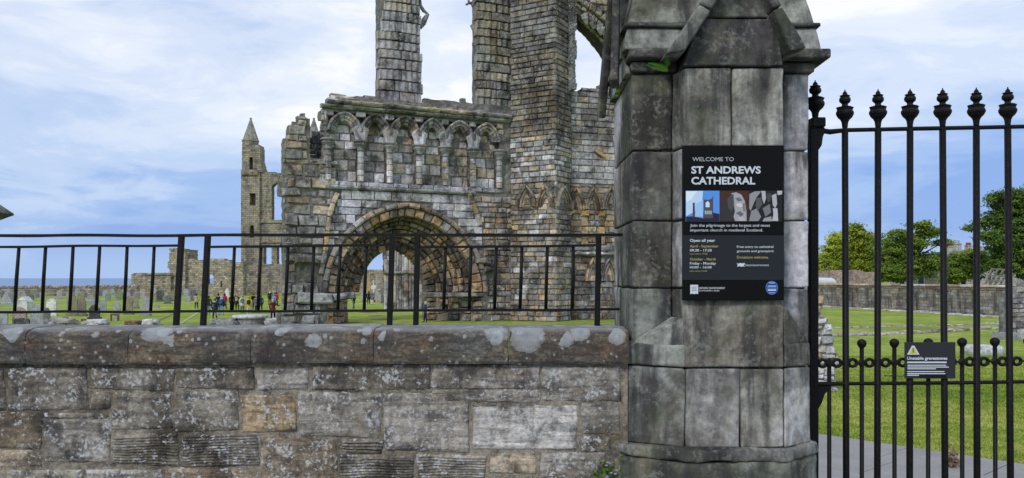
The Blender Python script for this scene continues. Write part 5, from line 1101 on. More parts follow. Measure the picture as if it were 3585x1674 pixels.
for i, (x, w, yt, yb, sh, c) in enumerate([(m[0], m[1], m[2], m[3], m[4], (DG, OL, LG)[m[5]]) for m in more] + [(10, 60, 668, 775, 'round', DG), (150, 80, 655, 770, 'round', OL), (270, 70, 690, 790, 'shoulder', LG), (395, 80, 655, 770, 'round', OL), (480, 70, 640, 760, 'shoulder', DG), (520, 60, 690, 800, 'flat', LG), (690, 60, 640, 735, 'flat', DG), (745, 75, 655, 770, 'round', LG),
        (865, 62, 690, 800, 'gable', PK), (990, 60, 635, 745, 'round', LG), (1010, 100, 700, 830, 'round', OL), (1085, 60, 660, 760, 'point', DG), (1150, 90, 725, 850, 'round', LG), (1210, 70, 670, 780, 'shoulder', OL), (1240, 60, 740, 840, 'round', LG), (1300, 60, 630, 740, 'shoulder', DG), (1350, 70, 660, 770, 'round', LG), (1385, 70, 700, 800, 'round', OL),
        (1450, 60, 640, 760, 'point', LG), (1525, 90, 655, 790, 'shoulder', OL), (1600, 70, 640, 770, 'round', LG), (1710, 60, 640, 740, 'round', DG), (1760, 80, 660, 780, 'shoulder', OL), (1835, 70, 640, 760, 'round', LG), (1600, 50, 700, 780, 'round', DG), (1660, 55, 690, 780, 'round', LG), (940, 60, 650, 740, 'shoulder', DG), (610, 60, 640, 740, 'round', OL), (80, 60, 640, 745, 'shoulder', LG), (330, 60, 650, 745, 'round', DG), (1900, 70, 640, 750, 'round', OL), (2000, 65, 635, 745, 'shoulder', LG), (2080, 70, 650, 760, 'round', DG), (1970, 90, 700, 820, 'shoulder', OL), (2050, 60, 690, 800, 'flat', LG), (2210, 60, 640, 730, 'round', LG), (2330, 60, 650, 740, 'point', OL), (2420, 60, 640, 735, 'round', LG), (2500, 55, 650, 735, 'shoulder', DG), (2580, 60, 650, 740, 'round', OL)]):
    word = {'round': 'round-topped', 'shoulder': 'shouldered', 'flat': 'flat-topped', 'gable': 'gabled', 'point': 'pointed'}[sh]; cw = {DG: 'dark grey', OL: 'olive brown', LG: 'pale grey', PK: 'pinkish'}[c]
    far_stones.append((hs(x, x + w, yt, yb, sh, tuple(v * R.uniform(.85, 1.15) for v in c), f'{cw} {word}', 'headstones far back in the graveyard', plinth=False), x, w, yb, f'{cw} {word}'))
BARS = [('before the first baluster', 150), ('between the first and second balusters', 408), ('between the second and third balusters', 655), ('between the third and fourth balusters', 905), ('between the fourth and fifth balusters', 1150), ('between the fifth and sixth balusters', 1400), ('between the sixth baluster and the post', 1640), ('between the paired posts', 1860), ('right of the paired posts', 2150), ('left of the broken wall', 9999)]
cell = {}
for o, x, w, yb, key in far_stones:
    b_ = next(n for n, lim in BARS if (x + w / 2) * .685 * 1.46 * 1.0 < lim); cell.setdefault((key, b_), []).append((x, o))
for (key, b_), L in cell.items():
    L.sort(key=lambda q: q[0]); n = len(L)
    for i, (x, o) in enumerate(L):
        pre = '' if n == 1 else ('left ' if i == 0 else 'right ' if i == n - 1 else 'middle ' if n == 3 else ('second ', 'third ', 'fourth ', 'fifth ', 'sixth ')[i - 1])
        o['label'] = f'{pre}{key} headstone far back, seen {b_}' if b_.startswith(('between', 'before')) else f'{pre}{key} headstone far back, {b_}'
for x0, x1, yt, yb, sh, c, lb in ((1278, 1300, 952, 1050, 'obelisk', OCHRE, 'ochre obelisk monument seen through the doorway'), (1312, 1326, 958, 1048, 'obelisk', LG, 'slim grey obelisk seen through the doorway'), (1298, 1318, 980, 1056, 'cross', WH, 'white stone cross monument seen through the doorway'), (1334, 1346, 1018, 1062, 'flat', DG, 'tall dark slab beside the nave pier'),
                                  (1310, 1332, 1022, 1058, 'shoulder', LG, 'grey broad monument base behind the two walkers'), (1264, 1284, 1008, 1056, 'shoulder', LG, 'pale headstone at the left jamb of the doorway')):
    headstone(x0, x1, yt, yb, sh, c, lb, 'monuments beyond the doorway')
# crowd barriers
M_GALV = plain('galvanised_steel', (.36, .40, .45), .45, .5, .3)
def barrier(cx0, cx1, cyt, cyb, label, off=0):
    x0, x1 = off + cx0 / 3.76, off + cx1 / 3.76; yt, yb = 840 + cyt / 3.76, 840 + cyb / 3.76; Y = gy(yb); fr = flat(Y); (u0, zt), (u1, _) = fr.pix(x0, yt), fr.pix(x1, yt); zt = max(.9, min(1.25, zt)); n = max(1, round((u1 - u0) / 2.3)); W1 = (u1 - u0) / n
    for k in range(n):
        a, b = u0 + k * W1 + .03, u0 + (k + 1) * W1 - .03; t = thing('crowd_barrier', label if n == 1 else ('left ' if k == 0 else 'right ' if k == n - 1 else 'middle ') + label.replace('barriers', 'barrier'), 'barrier', ((a + b) / 2, Y, 0), 'crowd barriers around the tombs')
        P3 = [(a, Y, .05), (a, Y, zt - .12), (a + .12, Y, zt), (b - .12, Y, zt), (b, Y, zt - .12), (b, Y, .05)]; mk('frame', *tube(P3, .028, 6), M_GALV, t); mk('bottom_rail', *tube([(a, Y, .25), (b, Y, .25)], .018, 5), M_GALV, t)
        for q in range(1, 14): u = a + (b - a) * q / 14; mk('bar', *tube([(u, Y, .25), (u, Y, zt)], .009, 4), M_GALV, t)
        for u in (a + .15, b - .15): mk('foot', *beam((u, Y - .28, .03), (u, Y + .28, .03), .05, .05), M_GALV, t)
barrier(-10, 180, 832, 1000, 'galvanised crowd barrier in front of the pyramid tomb roof'); barrier(210, 438, 795, 930, 'galvanised crowd barrier around the white gabled tomb'); barrier(590, 890, 795, 935, 'galvanised crowd barrier beside the white blotched headstone'); barrier(1072, 1262, 796, 935, 'galvanised crowd barrier behind the black squat headstone'); barrier(1306, 1398, 792, 960, 'short galvanised barrier hugging the small round grey headstone')
barrier(462, 760, 700, 800, 'far galvanised barrier left of the pinkish gabled stone'); barrier(775, 1165, 690, 785, 'far galvanised barriers in the middle of the graveyard'); barrier(1215, 1460, 662, 760, 'far galvanised barriers below the sea wall'); barrier(70, 300, 690, 800, 'far galvanised barriers left of the dark arched headstone', 450); barrier(700, 800, 680, 770, 'far galvanised barriers under the ruined range', 450)
# timber-framed stones, brick tomb, rubble heaps on the grass
M_TIMBER = plain('weathered_timber', (.13, .075, .05), .8)
for x0, x1, yt, yb, lb in ((1455, 1568, 975, 1066, 'brown timber frame holding a small grey stone'), (1070, 1212, 1042, 1110, 'low brown timber frame behind the flat rubble')):
    (a, b), Y = (x0 / 3.76, x1 / 3.76), gy(840 + yb / 3.76); fr = flat(Y); zt = fr.pix(a, 840 + yt / 3.76)[1]; ua, ub = fr.pix(a, 1000)[0], fr.pix(b, 1000)[0]; t = thing('timber_stand', lb, 'timber stand', ((ua + ub) / 2, Y, 0))
    for u in (ua + .05, ub - .05): mk('post', *beam((u, Y, 0), (u, Y, zt), .1, .1, (0, 1, 0)), M_TIMBER, t)
    mk('rail', *beam((ua, Y, zt - .05), (ub, Y, zt - .05), .08, .1), M_TIMBER, t)
hs(1495, 1540, 985, 1066, 'point', LG, 'small leaning grey stone inside the brown timber frame', plinth=False)
def heap(name, label, cat, x0, x1, yt, yb, n, pal, size=(.4, 1.1), group=None, deep=1.0, mat=None):
    """loose or tumbled stones, each a block of its own"""
    Y = gy(yb); fr = flat(Y); u0, u1 = fr.pix(x0, yb)[0], fr.pix(x1, yb)[0]; zt = fr.pix(x0, yt)[1]; t = thing(name, label, cat, ((u0 + u1) / 2, Y, 0), group)
    for i in range(n):
        l = R.uniform(*size); u = R.uniform(u0, max(u0 + .01, u1 - l)); s = min(1, 1.6 * min((u + l / 2 - u0), (u1 - u - l / 2)) / (u1 - u0) + .35); z = R.uniform(0, 1) * max(0, zt * s - .15) * .9; h = min(R.uniform(.16, .36) * (l + .3), max(.12, zt * s - z)); dy = R.uniform(0, deep)
        V, Fc = stone(lambda a, b, w: fr.map(a, b + (a - u) * R.uniform(-.02, .02), w - dy), u, u + l, max(-.05, z - .05), z + h, 0, R.uniform(.4, .8), .08, .06, .06, R, .06); mk('stone', V, Fc, mat or M_RUBBLE, t, pick(pal))
    return t
heap('rubble_heap', 'pale flat lichened masonry fragments heaped below the tall pale headstone', 'rubble', 114, 272, 1120, 1143, 26, [PALE, GREY, TAN, GREEN], (.5, 1.3)); heap('rubble_heap', 'small grey flat rubble in front of the low timber frame', 'rubble', 278, 358, 1122, 1144, 14, [PALE, GREY, LG], (.4, 1.0))
Y = gy(1139); t = thing('brick_tomb', 'low red-brown rectangular block tomb on the grass', 'tomb', px(467, 1139, Y)); V, Fc = box(px(434, 1139, Y), px(500, 1122, Y + .9)); mk('block', *bevelled(V, Fc, .04, 1), M_RUBBLE, t, (.16, .075, .05)); heap('rubble_heap', 'two pale tumbled stones at the right end of the red-brown tomb', 'rubble', 496, 534, 1121, 1140, 5, [PALE, TAN], (.5, .9))
heap('low_wall', 'low grey footing wall in front of the visitors', 'wall', 720, 826, 1119, 1140, 16, [GREY, DGREY, GREEN], (.7, 1.4), deep=.4)
Y = gy(1139); t = thing('round_plinth', 'round stone plinth with spreading lichened slab on top', 'plinth', px(876, 1139, Y)); c = px(876, 1139, Y + 1.2)
V, Fc = lathe([(.95, 0), (1.0, .05), (.98, .5)], c, 20); mk('drum', V, Fc, M_RUBBLE, t, GREY)
V, Fc = lathe([(1.0, .5), (1.2, .54), (1.22, .64), (1.1, .72), (.3, .76)], c, 20); mk('slab', V, Fc, M_RUBBLE, t, PALE)
heap('rubble_heap', 'tumbled stones at the foot of the broken wall end', 'rubble', 915, 1000, 1118, 1140, 14, [GREY, GREEN, PALE], (.5, 1.1))
heap('rubble_heap', 'small boulders beside the maroon-coated visitor', 'rubble', 930, 985, 1098, 1120, 8, [GREEN, GREY], (.5, .9))
for (xa, ya), (xb, yb2), lb in (((532, 1134), (612, 1097), 'thin brown trench edge crossing the lawn behind the railing'), ((634, 1133), (695, 1094), 'pale worn line crossing the lawn between the railing posts')):
    pa_, pb_ = np.array(px(xa, ya, gy(ya))), np.array(px(xb, yb2, gy(yb2))); V, Fc = beam(pa_ + [0, 0, .0], pb_ + [0, 0, .0], .16, .06); o = mk('stone_edging', V, Fc, M_RUBBLE, None, (.2, .14, .09) if 'brown' in lb else (.45, .45, .35)); tag(o, lb, 'edging')
for i, (xa, xb, y) in enumerate(((1252, 1330, 1094), (1285, 1350, 1106), (1300, 1400, 1118), (1160, 1260, 1130))):
    Y = gy(y); n = 14; V = [px((xa + xb) / 2 + (xb - xa) / 2 * math.cos(q * 2 * math.pi / n) * R.uniform(.7, 1.1), y, Y) for q in range(n)]; V = [(v[0], Y + (1.2 * math.sin(q * 2 * math.pi / n)), .005) for q, v in enumerate(V)]
    mk('bare_patch', V, [tuple(range(n))], M_EARTH, None, kind='structure')

# ------------------------------------------------------------------ visitors
MATS = {}
def cloth(c, rough=.85):
    k = (tuple(round(v, 3) for v in c), rough)
    if k not in MATS:
        m, t, b = new_mat('cloth'); p, oi, g = coords(t, False); n = noise(t, p, 9, 3, .6); r = ramp(t, [(.3, tuple(v * .75 for v in c)), (.7, tuple(min(1, v * 1.2) for v in c))]); t.links.new(n, r.inputs[0]); t.links.new(r.outputs[0], b.inputs['Base Color']); b.inputs['Roughness'].default_value = rough; MATS[k] = m
    return MATS[k]
SKIN = (.46, .27, .19)
PENDING = []
def person(label, x, yb, h, top, legs, hair, face=180, shoes=(.03, .03, .03), hem=.50, pack=None, stride=.06, arms=(0, 0), lean=0.0, hood=None, bag=None, hands=.02, Y=None, group='visitors on the lawn', scarf=None, hat=None):
    """face: heading in degrees, 180 looks away from the street"""
    Y = Y or gy(yb); loc = np.array(px(x, 0, Y)); loc[2] = 0
    s = stride; J = {}
    E_ = []
    def add(n, p, r, parent=None): J[n] = (len(J), p, r); (E_.append((J[parent][0], J[n][0])) if parent else None)
    add('pelvis', (0, 0, .53), .082); add('waist', (0, .0, .61), .078, 'pelvis'); add('chest', (0, .005 + lean, .72), .092, 'waist'); add('upper', (0, .0 + lean, .79), .075, 'chest'); add('neck', (0, .005 + lean, .85), .036, 'upper'); add('jaw', (0, .018 + lean, .895), .044, 'neck'); add('head', (0, .0 + lean, .94), .058, 'jaw'); add('crown', (0, -.004 + lean, .965), .046, 'head'); add('nose', (0, .062 + lean, .925), .012, 'head')
    for sd, nm in ((-1, 'l'), (1, 'r')):
        a = arms[0 if sd < 0 else 1]; st = s * sd
        add('hip' + nm, (sd * .05, 0, .49), .066, 'pelvis'); add('knee' + nm, (sd * .058, st * .45 + .01, .275), .043, 'hip' + nm); add('ank' + nm, (sd * .06, st, .05), .028, 'knee' + nm); add('toe' + nm, (sd * .068, st + .085, .022), .021, 'ank' + nm)
        add('sh' + nm, (sd * .118, lean, .80), .047, 'upper'); add('el' + nm, (sd * (.15 + .05 * a), .03 * a - .01 + lean, .635 + .03 * a), .037, 'sh' + nm)
        if a > 1.2: add('wr' + nm, (sd * .26, .10, .70), .026, 'el' + nm); add('ha' + nm, (sd * .31, .12, .71), .022, 'wr' + nm)
        else:
            add('wr' + nm, (sd * (.13 - .06 * a), .03 + .14 * a + lean, .50 + .09 * a), .027, 'el' + nm); add('ha' + nm, (sd * (.125 - .09 * a), .04 + .16 * a + lean, .45 + .12 * a), .021, 'wr' + nm)
    me = bpy.data.meshes.new('person'); me.from_pydata([tuple(c * h for c in J[n][1]) for n in J], E_, []); o = link(bpy.data.objects.new('person', me))
    md = o.modifiers.new('skin', 'SKIN'); md.use_smooth_shade = True
    for i, n in enumerate(J): me.skin_vertices[0].data[i].radius = (J[n][2] * h * (1.12 if n in ('waist', 'pelvis', 'chest') else 1), J[n][2] * h * (.85 if n in ('chest', 'upper', 'waist') else 1))
    me.skin_vertices[0].data[0].use_root = True
    o.modifiers.new('sub', 'SUBSURF').levels = 1; o.modifiers['sub'].render_levels = 1
    PENDING.append((o, dict(label=label, loc=loc, h=h, top=top, legs=legs, hair=hair, face=face, shoes=shoes, hem=hem, pack=pack, hood=hood, bag=bag, J=J, group=group, lean=lean, scarf=scarf, hat=hat)))
NAVY, BLK, JEAN, LJEAN, WHT, YEL, RED, MAR, BEI, TEAL, BLU = (.022, .03, .07), (.012, .012, .014), (.06, .09, .16), (.26, .36, .46), (.62, .63, .64), (.62, .52, .03), (.45, .02, .045), (.13, .015, .03), (.46, .34, .25), (.03, .13, .19), (.02, .05, .16)
C2 = lambda cx, cy: (450 + cx / 3.76, 840 + cy / 3.76)
def P2(label, cx, cyb, h, *a, **k): x, y = C2(cx, cyb); person(label, x, y, h, *a, **k)
BH, RH, BLO, GH = (.03, .02, .015), (.10, .03, .02), (.36, .26, .14), (.42, .42, .42)
P2('woman in beige coat and black trousers with red-brown hair, standing apart', 893, 912, 1.66, BEI, BLK, RH, hem=.42, arms=(.5, .5))
P2('man in dark brown jacket and light jeans beside the railing post', 1052, 990, 1.70, (.05, .035, .03), LJEAN, BH, hem=.46, face=150)
P2('man in two-tone navy jacket carrying a blue and white bag', 1136, 1046, 1.64, NAVY, BLK, (.10, .08, .07), hem=.44, hood=(.5, .52, .55), bag=((.30, .36, .5), 1), pack=None)
P2('man in black coat and cap partly hidden by the blue backpack', 1182, 950, 1.74, BLK, BLK, BH, hem=.40, hat=BLK)
P2('person in blue jacket with blue backpack and pale jeans', 1230, 992, 1.70, (.03, .07, .17), LJEAN, (.40, .42, .46), hem=.46, pack=(.03, .10, .18), hood=(.5, .54, .58), stride=.05, shoes=(.5, .5, .5))
P2('woman in red jacket with dark brown hair', 1268, 915, 1.66, RED, (.02, .016, .02), (.05, .02, .015), hem=.46, face=200)
P2('large person in long black coat behind a railing baluster', 1362, 946, 1.72, BLK, BLK, BH, hem=.28)
P2('person with blond hair in khaki jacket, left one', 1398, 930, 1.66, (.20, .16, .10), BLK, BLO, hem=.44)
P2('person with tan backpack and black trousers, blond hair', 1432, 930, 1.62, (.04, .035, .03), BLK, BLO, hem=.46, pack=(.36, .27, .16))
P2('woman in white jacket with grey backpack and grey trousers', 1500, 970, 1.66, WHT, (.10, .12, .12), BLO, hem=.40, pack=(.13, .14, .15), hood=(.6, .6, .6), face=165)
P2('woman in bright yellow jacket with black and red backpack', 1588, 1000, 1.68, YEL, (.52, .52, .50), (.30, .24, .16), hem=.46, pack=(.035, .018, .02), hood=YEL, shoes=(.03, .03, .04))
P2('person in black with a yellow scarf and blue jeans', 1642, 915, 1.68, BLK, (.03, .06, .15), RH, hem=.46, face=120, scarf=YEL)
P2('person in grey jacket with purple backpack', 1688, 962, 1.64, (.22, .22, .23), BLK, (.25, .22, .2), hem=.42, pack=(.12, .08, .16))
P2('person in navy coat standing right of the purple backpack', 1738, 955, 1.66, NAVY, BLK, BH, hem=.40)
P2('grey-haired man in black suit with white collar', 1862, 860, 1.76, BLK, BLK, GH, face=10, hem=.40, scarf=(.6, .6, .6))
P2('person in teal jacket near the broken wall end', 1912, 862, 1.74, TEAL, BLK, GH, face=200, hem=.44)
P2('person in red anorak half hidden by the broken wall', 1948, 872, 1.6, RED, BLK, BH, face=200)
P2('person in light blue jacket with blond hair stooping', 1908, 910, 1.6, (.20, .32, .48), NAVY, BLO, face=210, lean=.03)
P2('woman in maroon coat with black trousers pointing to the wall', 1902, 1062, 1.64, MAR, BLK, GH, face=175, hem=.36, arms=(0, 1.4), stride=.12)
C5 = lambda cx, cy: (1120 + cx / 3.165, 780 + cy / 3.165)
def P5(label, cx, cyb, h, *a, **k): x, y = C5(cx, cyb); person(label, x, y, h, *a, group='visitors beyond the doorway', **k)
P5('person in dark jacket and blue jeans at the left jamb', 376, 956, 1.68, BLK, JEAN, BH, face=120, stride=.10, arms=(.8, .2))
P5('person all in black walking away beyond the doorway', 541, 908, 1.66, BLK, (.02, .02, .02), BH, hem=.42); P5('person in grey-purple coat with white trousers and red bag', 583, 909, 1.64, (.16, .14, .17), WHT, (.3, .28, .32), hem=.38, bag=((.45, .03, .05), 1), hood=(.16, .14, .17))
P5('person in white jacket half hidden by the railing post', 750, 912, 1.70, WHT, JEAN, BH, hem=.40)
P5('grey-haired person in blue jacket and black trousers at the right jamb', 1170, 1106, 1.56, (.02, .035, .15), BLK, GH, face=80, hem=.46, arms=(.6, .6))
bpy.context.view_layer.update(); dg = bpy.context.evaluated_depsgraph_get()
for o, d in PENDING:
    me = bpy.data.meshes.new_from_object(o.evaluated_get(dg)); n = len(me.vertices); a = np.zeros(n * 3); me.vertices.foreach_get('co', a); a = a.reshape(-1, 3); h, J = d['h'], d['J']
    th = math.radians(180 - d['face']); ca, sa = math.cos(th), math.sin(th)
    def rot(P): P = np.asarray(P, float).reshape(-1, 3); return np.stack([P[:, 0] * ca - P[:, 1] * sa, P[:, 0] * sa + P[:, 1] * ca, P[:, 2]], 1) + d['loc']
    fc = [tuple(p.vertices) for p in me.polygons]; names = list(J); JP = np.array([J[q][1] for q in names]) * h; idx = []
    for f in fc:
        c = a[list(f)].mean(0); q = names[int(np.argmin(((JP - c) ** 2).sum(1)))]
        if q in ('jaw', 'head', 'crown', 'nose', 'neck'): idx.append(3 if (c[1] < (.02 + d['lean']) * h and c[2] > .885 * h) or c[2] > .965 * h else 2)
        elif q.startswith('ha'): idx.append(2)
        elif q[:2] in ('sh', 'el', 'wr') or q in ('upper', 'chest', 'waist'): idx.append(0)
        elif q.startswith(('toe', 'ank')) and c[2] < .045 * h: idx.append(4)
        else: idx.append(0 if c[2] > d['hem'] * h and c[2] > .44 * h else 1)
    ob = mk('person', rot(a), fc, [cloth(d['top']), cloth(d['legs']), plain('skin', SKIN, .6) if 'skin' not in bpy.data.materials else bpy.data.materials['skin'], cloth(d['hair'], .6), cloth(d['shoes'], .6)], None, None, True, origin=d['loc'])
    ob.data.polygons.foreach_set('material_index', idx); tag(ob, d['label'], 'person', d['group'])
    bpy.data.objects.remove(o); bpy.data.meshes.remove(me)
    if d['hem'] < .45:
        ring = []
        for z, rx, ry in ((.60, .098, .08), (.52, .112, .092), (d['hem'], .125, .105)): ring += [(rx * h * math.cos(k * math.pi / 7), ry * h * math.sin(k * math.pi / 7), z * h) for k in range(14)]
        mk('coat_skirt', rot(ring), [(i * 14 + k, i * 14 + (k + 1) % 14, i * 14 + 14 + (k + 1) % 14, i * 14 + 14 + k) for i in range(2) for k in range(14)] + [tuple(range(28, 42)), tuple(range(14))[::-1]], cloth(d['top']), ob, None, True)
    if not d['hat']:
        lg = 'woman' in d['label'] or 'blond' in d['label']; V, Fc = lathe([(.02, .985), (.045, .98), (.064, .955), (.070, .925), (.068, .89), (.06, .87 if not lg else .845), (.02, .86 if not lg else .835)], (0, 0, 0), 10)
        V = [(v[0] * h, (v[1] * 1.05 - .016 + d['lean']) * h, v[2] * h) for v in V]; mk('hair', rot(V), Fc, cloth(d['hair'], .6), ob, None, True)
    if d['pack']:
        V, Fc = box((-.085 * h, -.19 * h, .585 * h), (.085 * h, -.075 * h, .80 * h)); V, Fc = bevelled(V, Fc, .04 * h, 2); mk('backpack', rot(V), Fc, cloth(d['pack']), ob, None, True)
        V, Fc = box((-.06 * h, -.215 * h, .60 * h), (.06 * h, -.19 * h, .69 * h)); V, Fc = bevelled(V, Fc, .015 * h, 1); mk('backpack_pocket', rot(V), Fc, cloth(tuple(v * 1.6 for v in d['pack'])), ob, None, True)
    if d['hood']: V, Fc = bevelled(*box((-.07 * h, -.09 * h, .80 * h), (.07 * h, -.02 * h, .87 * h)), .03 * h, 2); mk('hood', rot(V), Fc, cloth(d['hood']), ob, None, True)
    if d['scarf']: V, Fc = bevelled(*box((-.06 * h, -.06 * h, .80 * h), (.06 * h, .075 * h, .865 * h)), .03 * h, 2); mk('scarf', rot(V), Fc, cloth(d['scarf']), ob, None, True)
    if d['hat']: V, Fc = lathe([(.07 * h, .0), (.066 * h, .03 * h), (.03 * h, .06 * h)], (0, 0, .95 * h), 10); mk('cap', rot(V), Fc, cloth(d['hat']), ob, None, True)
    if d['bag']:
        V, Fc = bevelled(*box((.08 * h, -.03 * h, .17 * h), (.22 * h, .05 * h, .38 * h)), .02 * h, 1); b = mk('carrier_bag', rot(V), Fc, cloth(d['bag'][0]), None, None, True); tag(b, 'bag held by the ' + d['label'].split(' carrying')[0].split(' with')[0], 'bag')

# ------------------------------------------------------------------ right-hand side: enclosure, footings, ruin stump, trees, houses
ewp = [px(2856, HY, 93.5), px(3200, HY, 79.0), px(3560, HY, 66.0)]
ew = thing('enclosure_wall', 'long streaked stone wall with pale coping behind the lawn', 'wall', (38, 80, 0))
for i in range(2):
    fr = Frame(ewp[i], ewp[i + 1]); raster('wall_face', fr, [(0, -.1), (fr.len, -.1), (fr.len, 2.42), (0, 2.42)], [], 0, -.6, .2, M_ENC, ew, .01, .015, 60 + i, px_poly=False)
    u = 0.0
    while u < fr.len - .3:
        l = min(R.uniform(1.0, 1.9), fr.len - u); V, Fc = stone(fr.map, u + .01, u + l - .01, 2.42, 2.62 + R.uniform(-.03, .03), .12, .85, .05, .05, .03, R, .02); mk('coping_stone', V, Fc, M_RUBBLE, ew, pick([TAN, PALE, BROWN, GREY]))
        V, Fc = stone(fr.map, u + .01, u + l - .01, 2.18, 2.41, .05, .3, .04, .04, .02, R, .02); mk('band_stone', V, Fc, M_RUBBLE, ew, pick([(.13, .08, .065), BROWN])); u += l
    u = 0.0
    while u < fr.len - .3: l = min(R.uniform(.7, 1.7), fr.len - u); V, Fc = stone(fr.map, u, u + l - .03, -.05, R.uniform(.08, .2), 1.0, .8, .08, .06, .05, R, .05); mk('footing_stone', V, Fc, M_RUBBLE, ew, pick([PALE, GREY, TAN])); u += l
uw = thing('upper_terrace_wall', 'pinkish broken wall rising behind the long streaked wall', 'wall', px(2970, gtop(112), 112))
raster('wall_face', flat(112.0), [(2850, 958), (2862, 950), (2905, 948), (2912, 945), (3010, 946), (3016, 951), (3064, 952), (3066, 975), (3080, 982), (3080, 1040), (2850, 1040)], [], 0, -.8, .14, stone_mat('pinkish_wall', .6, soot=.4, ochre=.3, pale=.3, base=None, streak=.3), uw, .04, .04, 12, (.36, .27, .235))
heap('shed_roof', 'pale sheet roof edge behind the long wall at its left end', 'roof', 2866, 2925, 973, 1060, 1, [WHT], (.2, .3)) if 0 else None
Yq = 100.0; V = [px(2868, 981, Yq), px(2928, 984, Yq), px(2913, 973, Yq + 3), px(2866, 972, Yq + 3), px(2868, 990, Yq), px(2928, 990, Yq), px(2913, 990, Yq + 3), px(2866, 990, Yq + 3)]
o = mk('shed', [tuple(v) for v in V], [(0, 1, 2, 3), (7, 6, 5, 4), (4, 5, 1, 0), (5, 6, 2, 1), (6, 7, 3, 2), (7, 4, 0, 3)], plain('shed_white', (.6, .63, .68), .5)); tag(o, 'small shed with pale flat roof just above the long wall', 'shed')
# wall foundations laid out on the lawn
def footing(label, pts, w=.55, hgt=.16, pal=(GREY, GREY, TAN, BROWN, (.40, .38, .33))):
    P3 = [np.array(px(x, y, gy(y))) for x, y in pts]; t = thing('wall_footing', label, 'footing', tuple(P3[0]))
    for a, b in zip(P3[:-1], P3[1:]):
        fr = Frame(a, b); 
        for row in (0, 1):
            u = 0.0
            while u < fr.len - .15: l = min(R.uniform(.3, 1.0), fr.len - u); V, Fc = stone(fr.map, u + .02, u + l - .02, -.04, hgt * R.uniform(.5, 1.15), w * (.5 - row * .5) + R.uniform(-.06, .06), w * .5, .06, .05, .04, R, .05); mk('stone', V, Fc, M_RUBBLE, t, pick(pal)); u += l
footing('upper thin line of foundation stones across the lawn', [(2868, 1148), (3100, 1146), (3330, 1139), (3530, 1131)], .4, .08); footing('lower ragged line of foundation stones across the lawn', [(2900, 1178), (3070, 1173), (3330, 1160), (3420, 1152), (3585, 1152)], .6, .15)
# ruin stump by the gate
Ys = gy(1372); SF = flat(Ys)
rs_ = thing('ruin_stump', 'ragged pale rubble stump standing on the lawn beside the gate post', 'ruin', px(2890, 1372, Ys))
out = [(2820, 990), (2862, 985), (2872, 1012), (2890, 1035), (2892, 1072), (2884, 1085), (2888, 1098), (2905, 1112), (2920, 1135), (2925, 1170), (2930, 1215), (2946, 1240), (2944, 1290), (2930, 1330), (2942, 1372), (2820, 1372)]; outu = SF.poly(out)
raster('rubble_core', SF, [(x - 14 if x > 2830 else x, y + 3) for x, y in out], [], -.10, -1.0, .07, M_RUBBLE, rs_, .02, .02, 31, (.3, .29, .26))
lay('stone', SF.map, SF.pix(2820, 1300)[0], SF.pix(2950, 1300)[0], 0, SF.pix(2860, 985)[1], (.12, .27), (.2, .5), lambda u, z: inpoly((u, z), outu), rs_, M_RUBBLE, [PALE, GREY, PALE, (.5, .49, .46), (.44, .41, .36), OCHRE, PALE], 0, .5, .05, .02, .05, .03, umin=.1, wj=.06)
sideF = Frame(SF.map(SF.pix(2915, 1300)[0], 0, -.05), SF.map(SF.pix(2915, 1300)[0] + .05, 0, -1.0))
# round column base
Yb_ = gy(1243); t = thing('column_base', 'low round pale stone column base on the grass behind the gate', 'column base', px(3442, 1243, Yb_)); c = px(3442, 1243, Yb_ + .7); rr = 67 * Yb_ / F
V, Fc = lathe([(rr * .96, -.02), (rr, .1), (rr * .98, .26), (rr * .9, .34)], (c[0], c[1], 0), 24, 0, 7, .015); mk('drum', V, Fc, M_RUBBLE, t, PALE)
heap('stone_chip', 'small pale stone lying left of the round column base', 'stone', 3345, 3362, 1236, 1246, 1, [PALE], (.15, .2))
# buttressed wall end at the right edge
bwf = Frame(px(3518, HY, 43.0), px(3640, HY, 43.6)); bt = thing('buttress', 'grey coursed masonry buttress cut by the right edge of the picture', 'buttress', px(3560, gtop(43), 43))
bp = bwf.poly([(3522, 1040), (3542, 1036), (3548, 1015), (3600, 990), (3660, 985), (3660, 1200), (3522, 1200)]); raster('rubble_core', bwf, bp, [], -.08, -.45, .1, M_CORE, bt, .02, .02, 7, (.22, .22, .22), px_poly=False)
lay('stone', bwf.map, bwf.pix(3518, 1100)[0], bwf.pix(3650, 1100)[0], 0, bwf.pix(3600, 985)[1], (.2, .32), (.4, .8), lambda u, z: inpoly((u, z), bp), bt, M_FACADE, [GREY, DGREY, (.28, .27, .26), BROWN], 0, .3, .03, .03, .02, .015)
V, Fc = stone(bwf.map, bwf.pix(3506, 1180)[0], bwf.pix(3545, 1180)[0], -.05, .38, .3, .9, .06, .06, .04, R, .04); mk('foot_stone', V, Fc, M_RUBBLE, bt, GREY); V, Fc = stone(bwf.map, bwf.pix(3563, 1180)[0], bwf.pix(3640, 1180)[0], -.05, .5, .3, .9, .06, .06, .04, R, .04); mk('foot_stone', V, Fc, M_RUBBLE, bt, PALE)

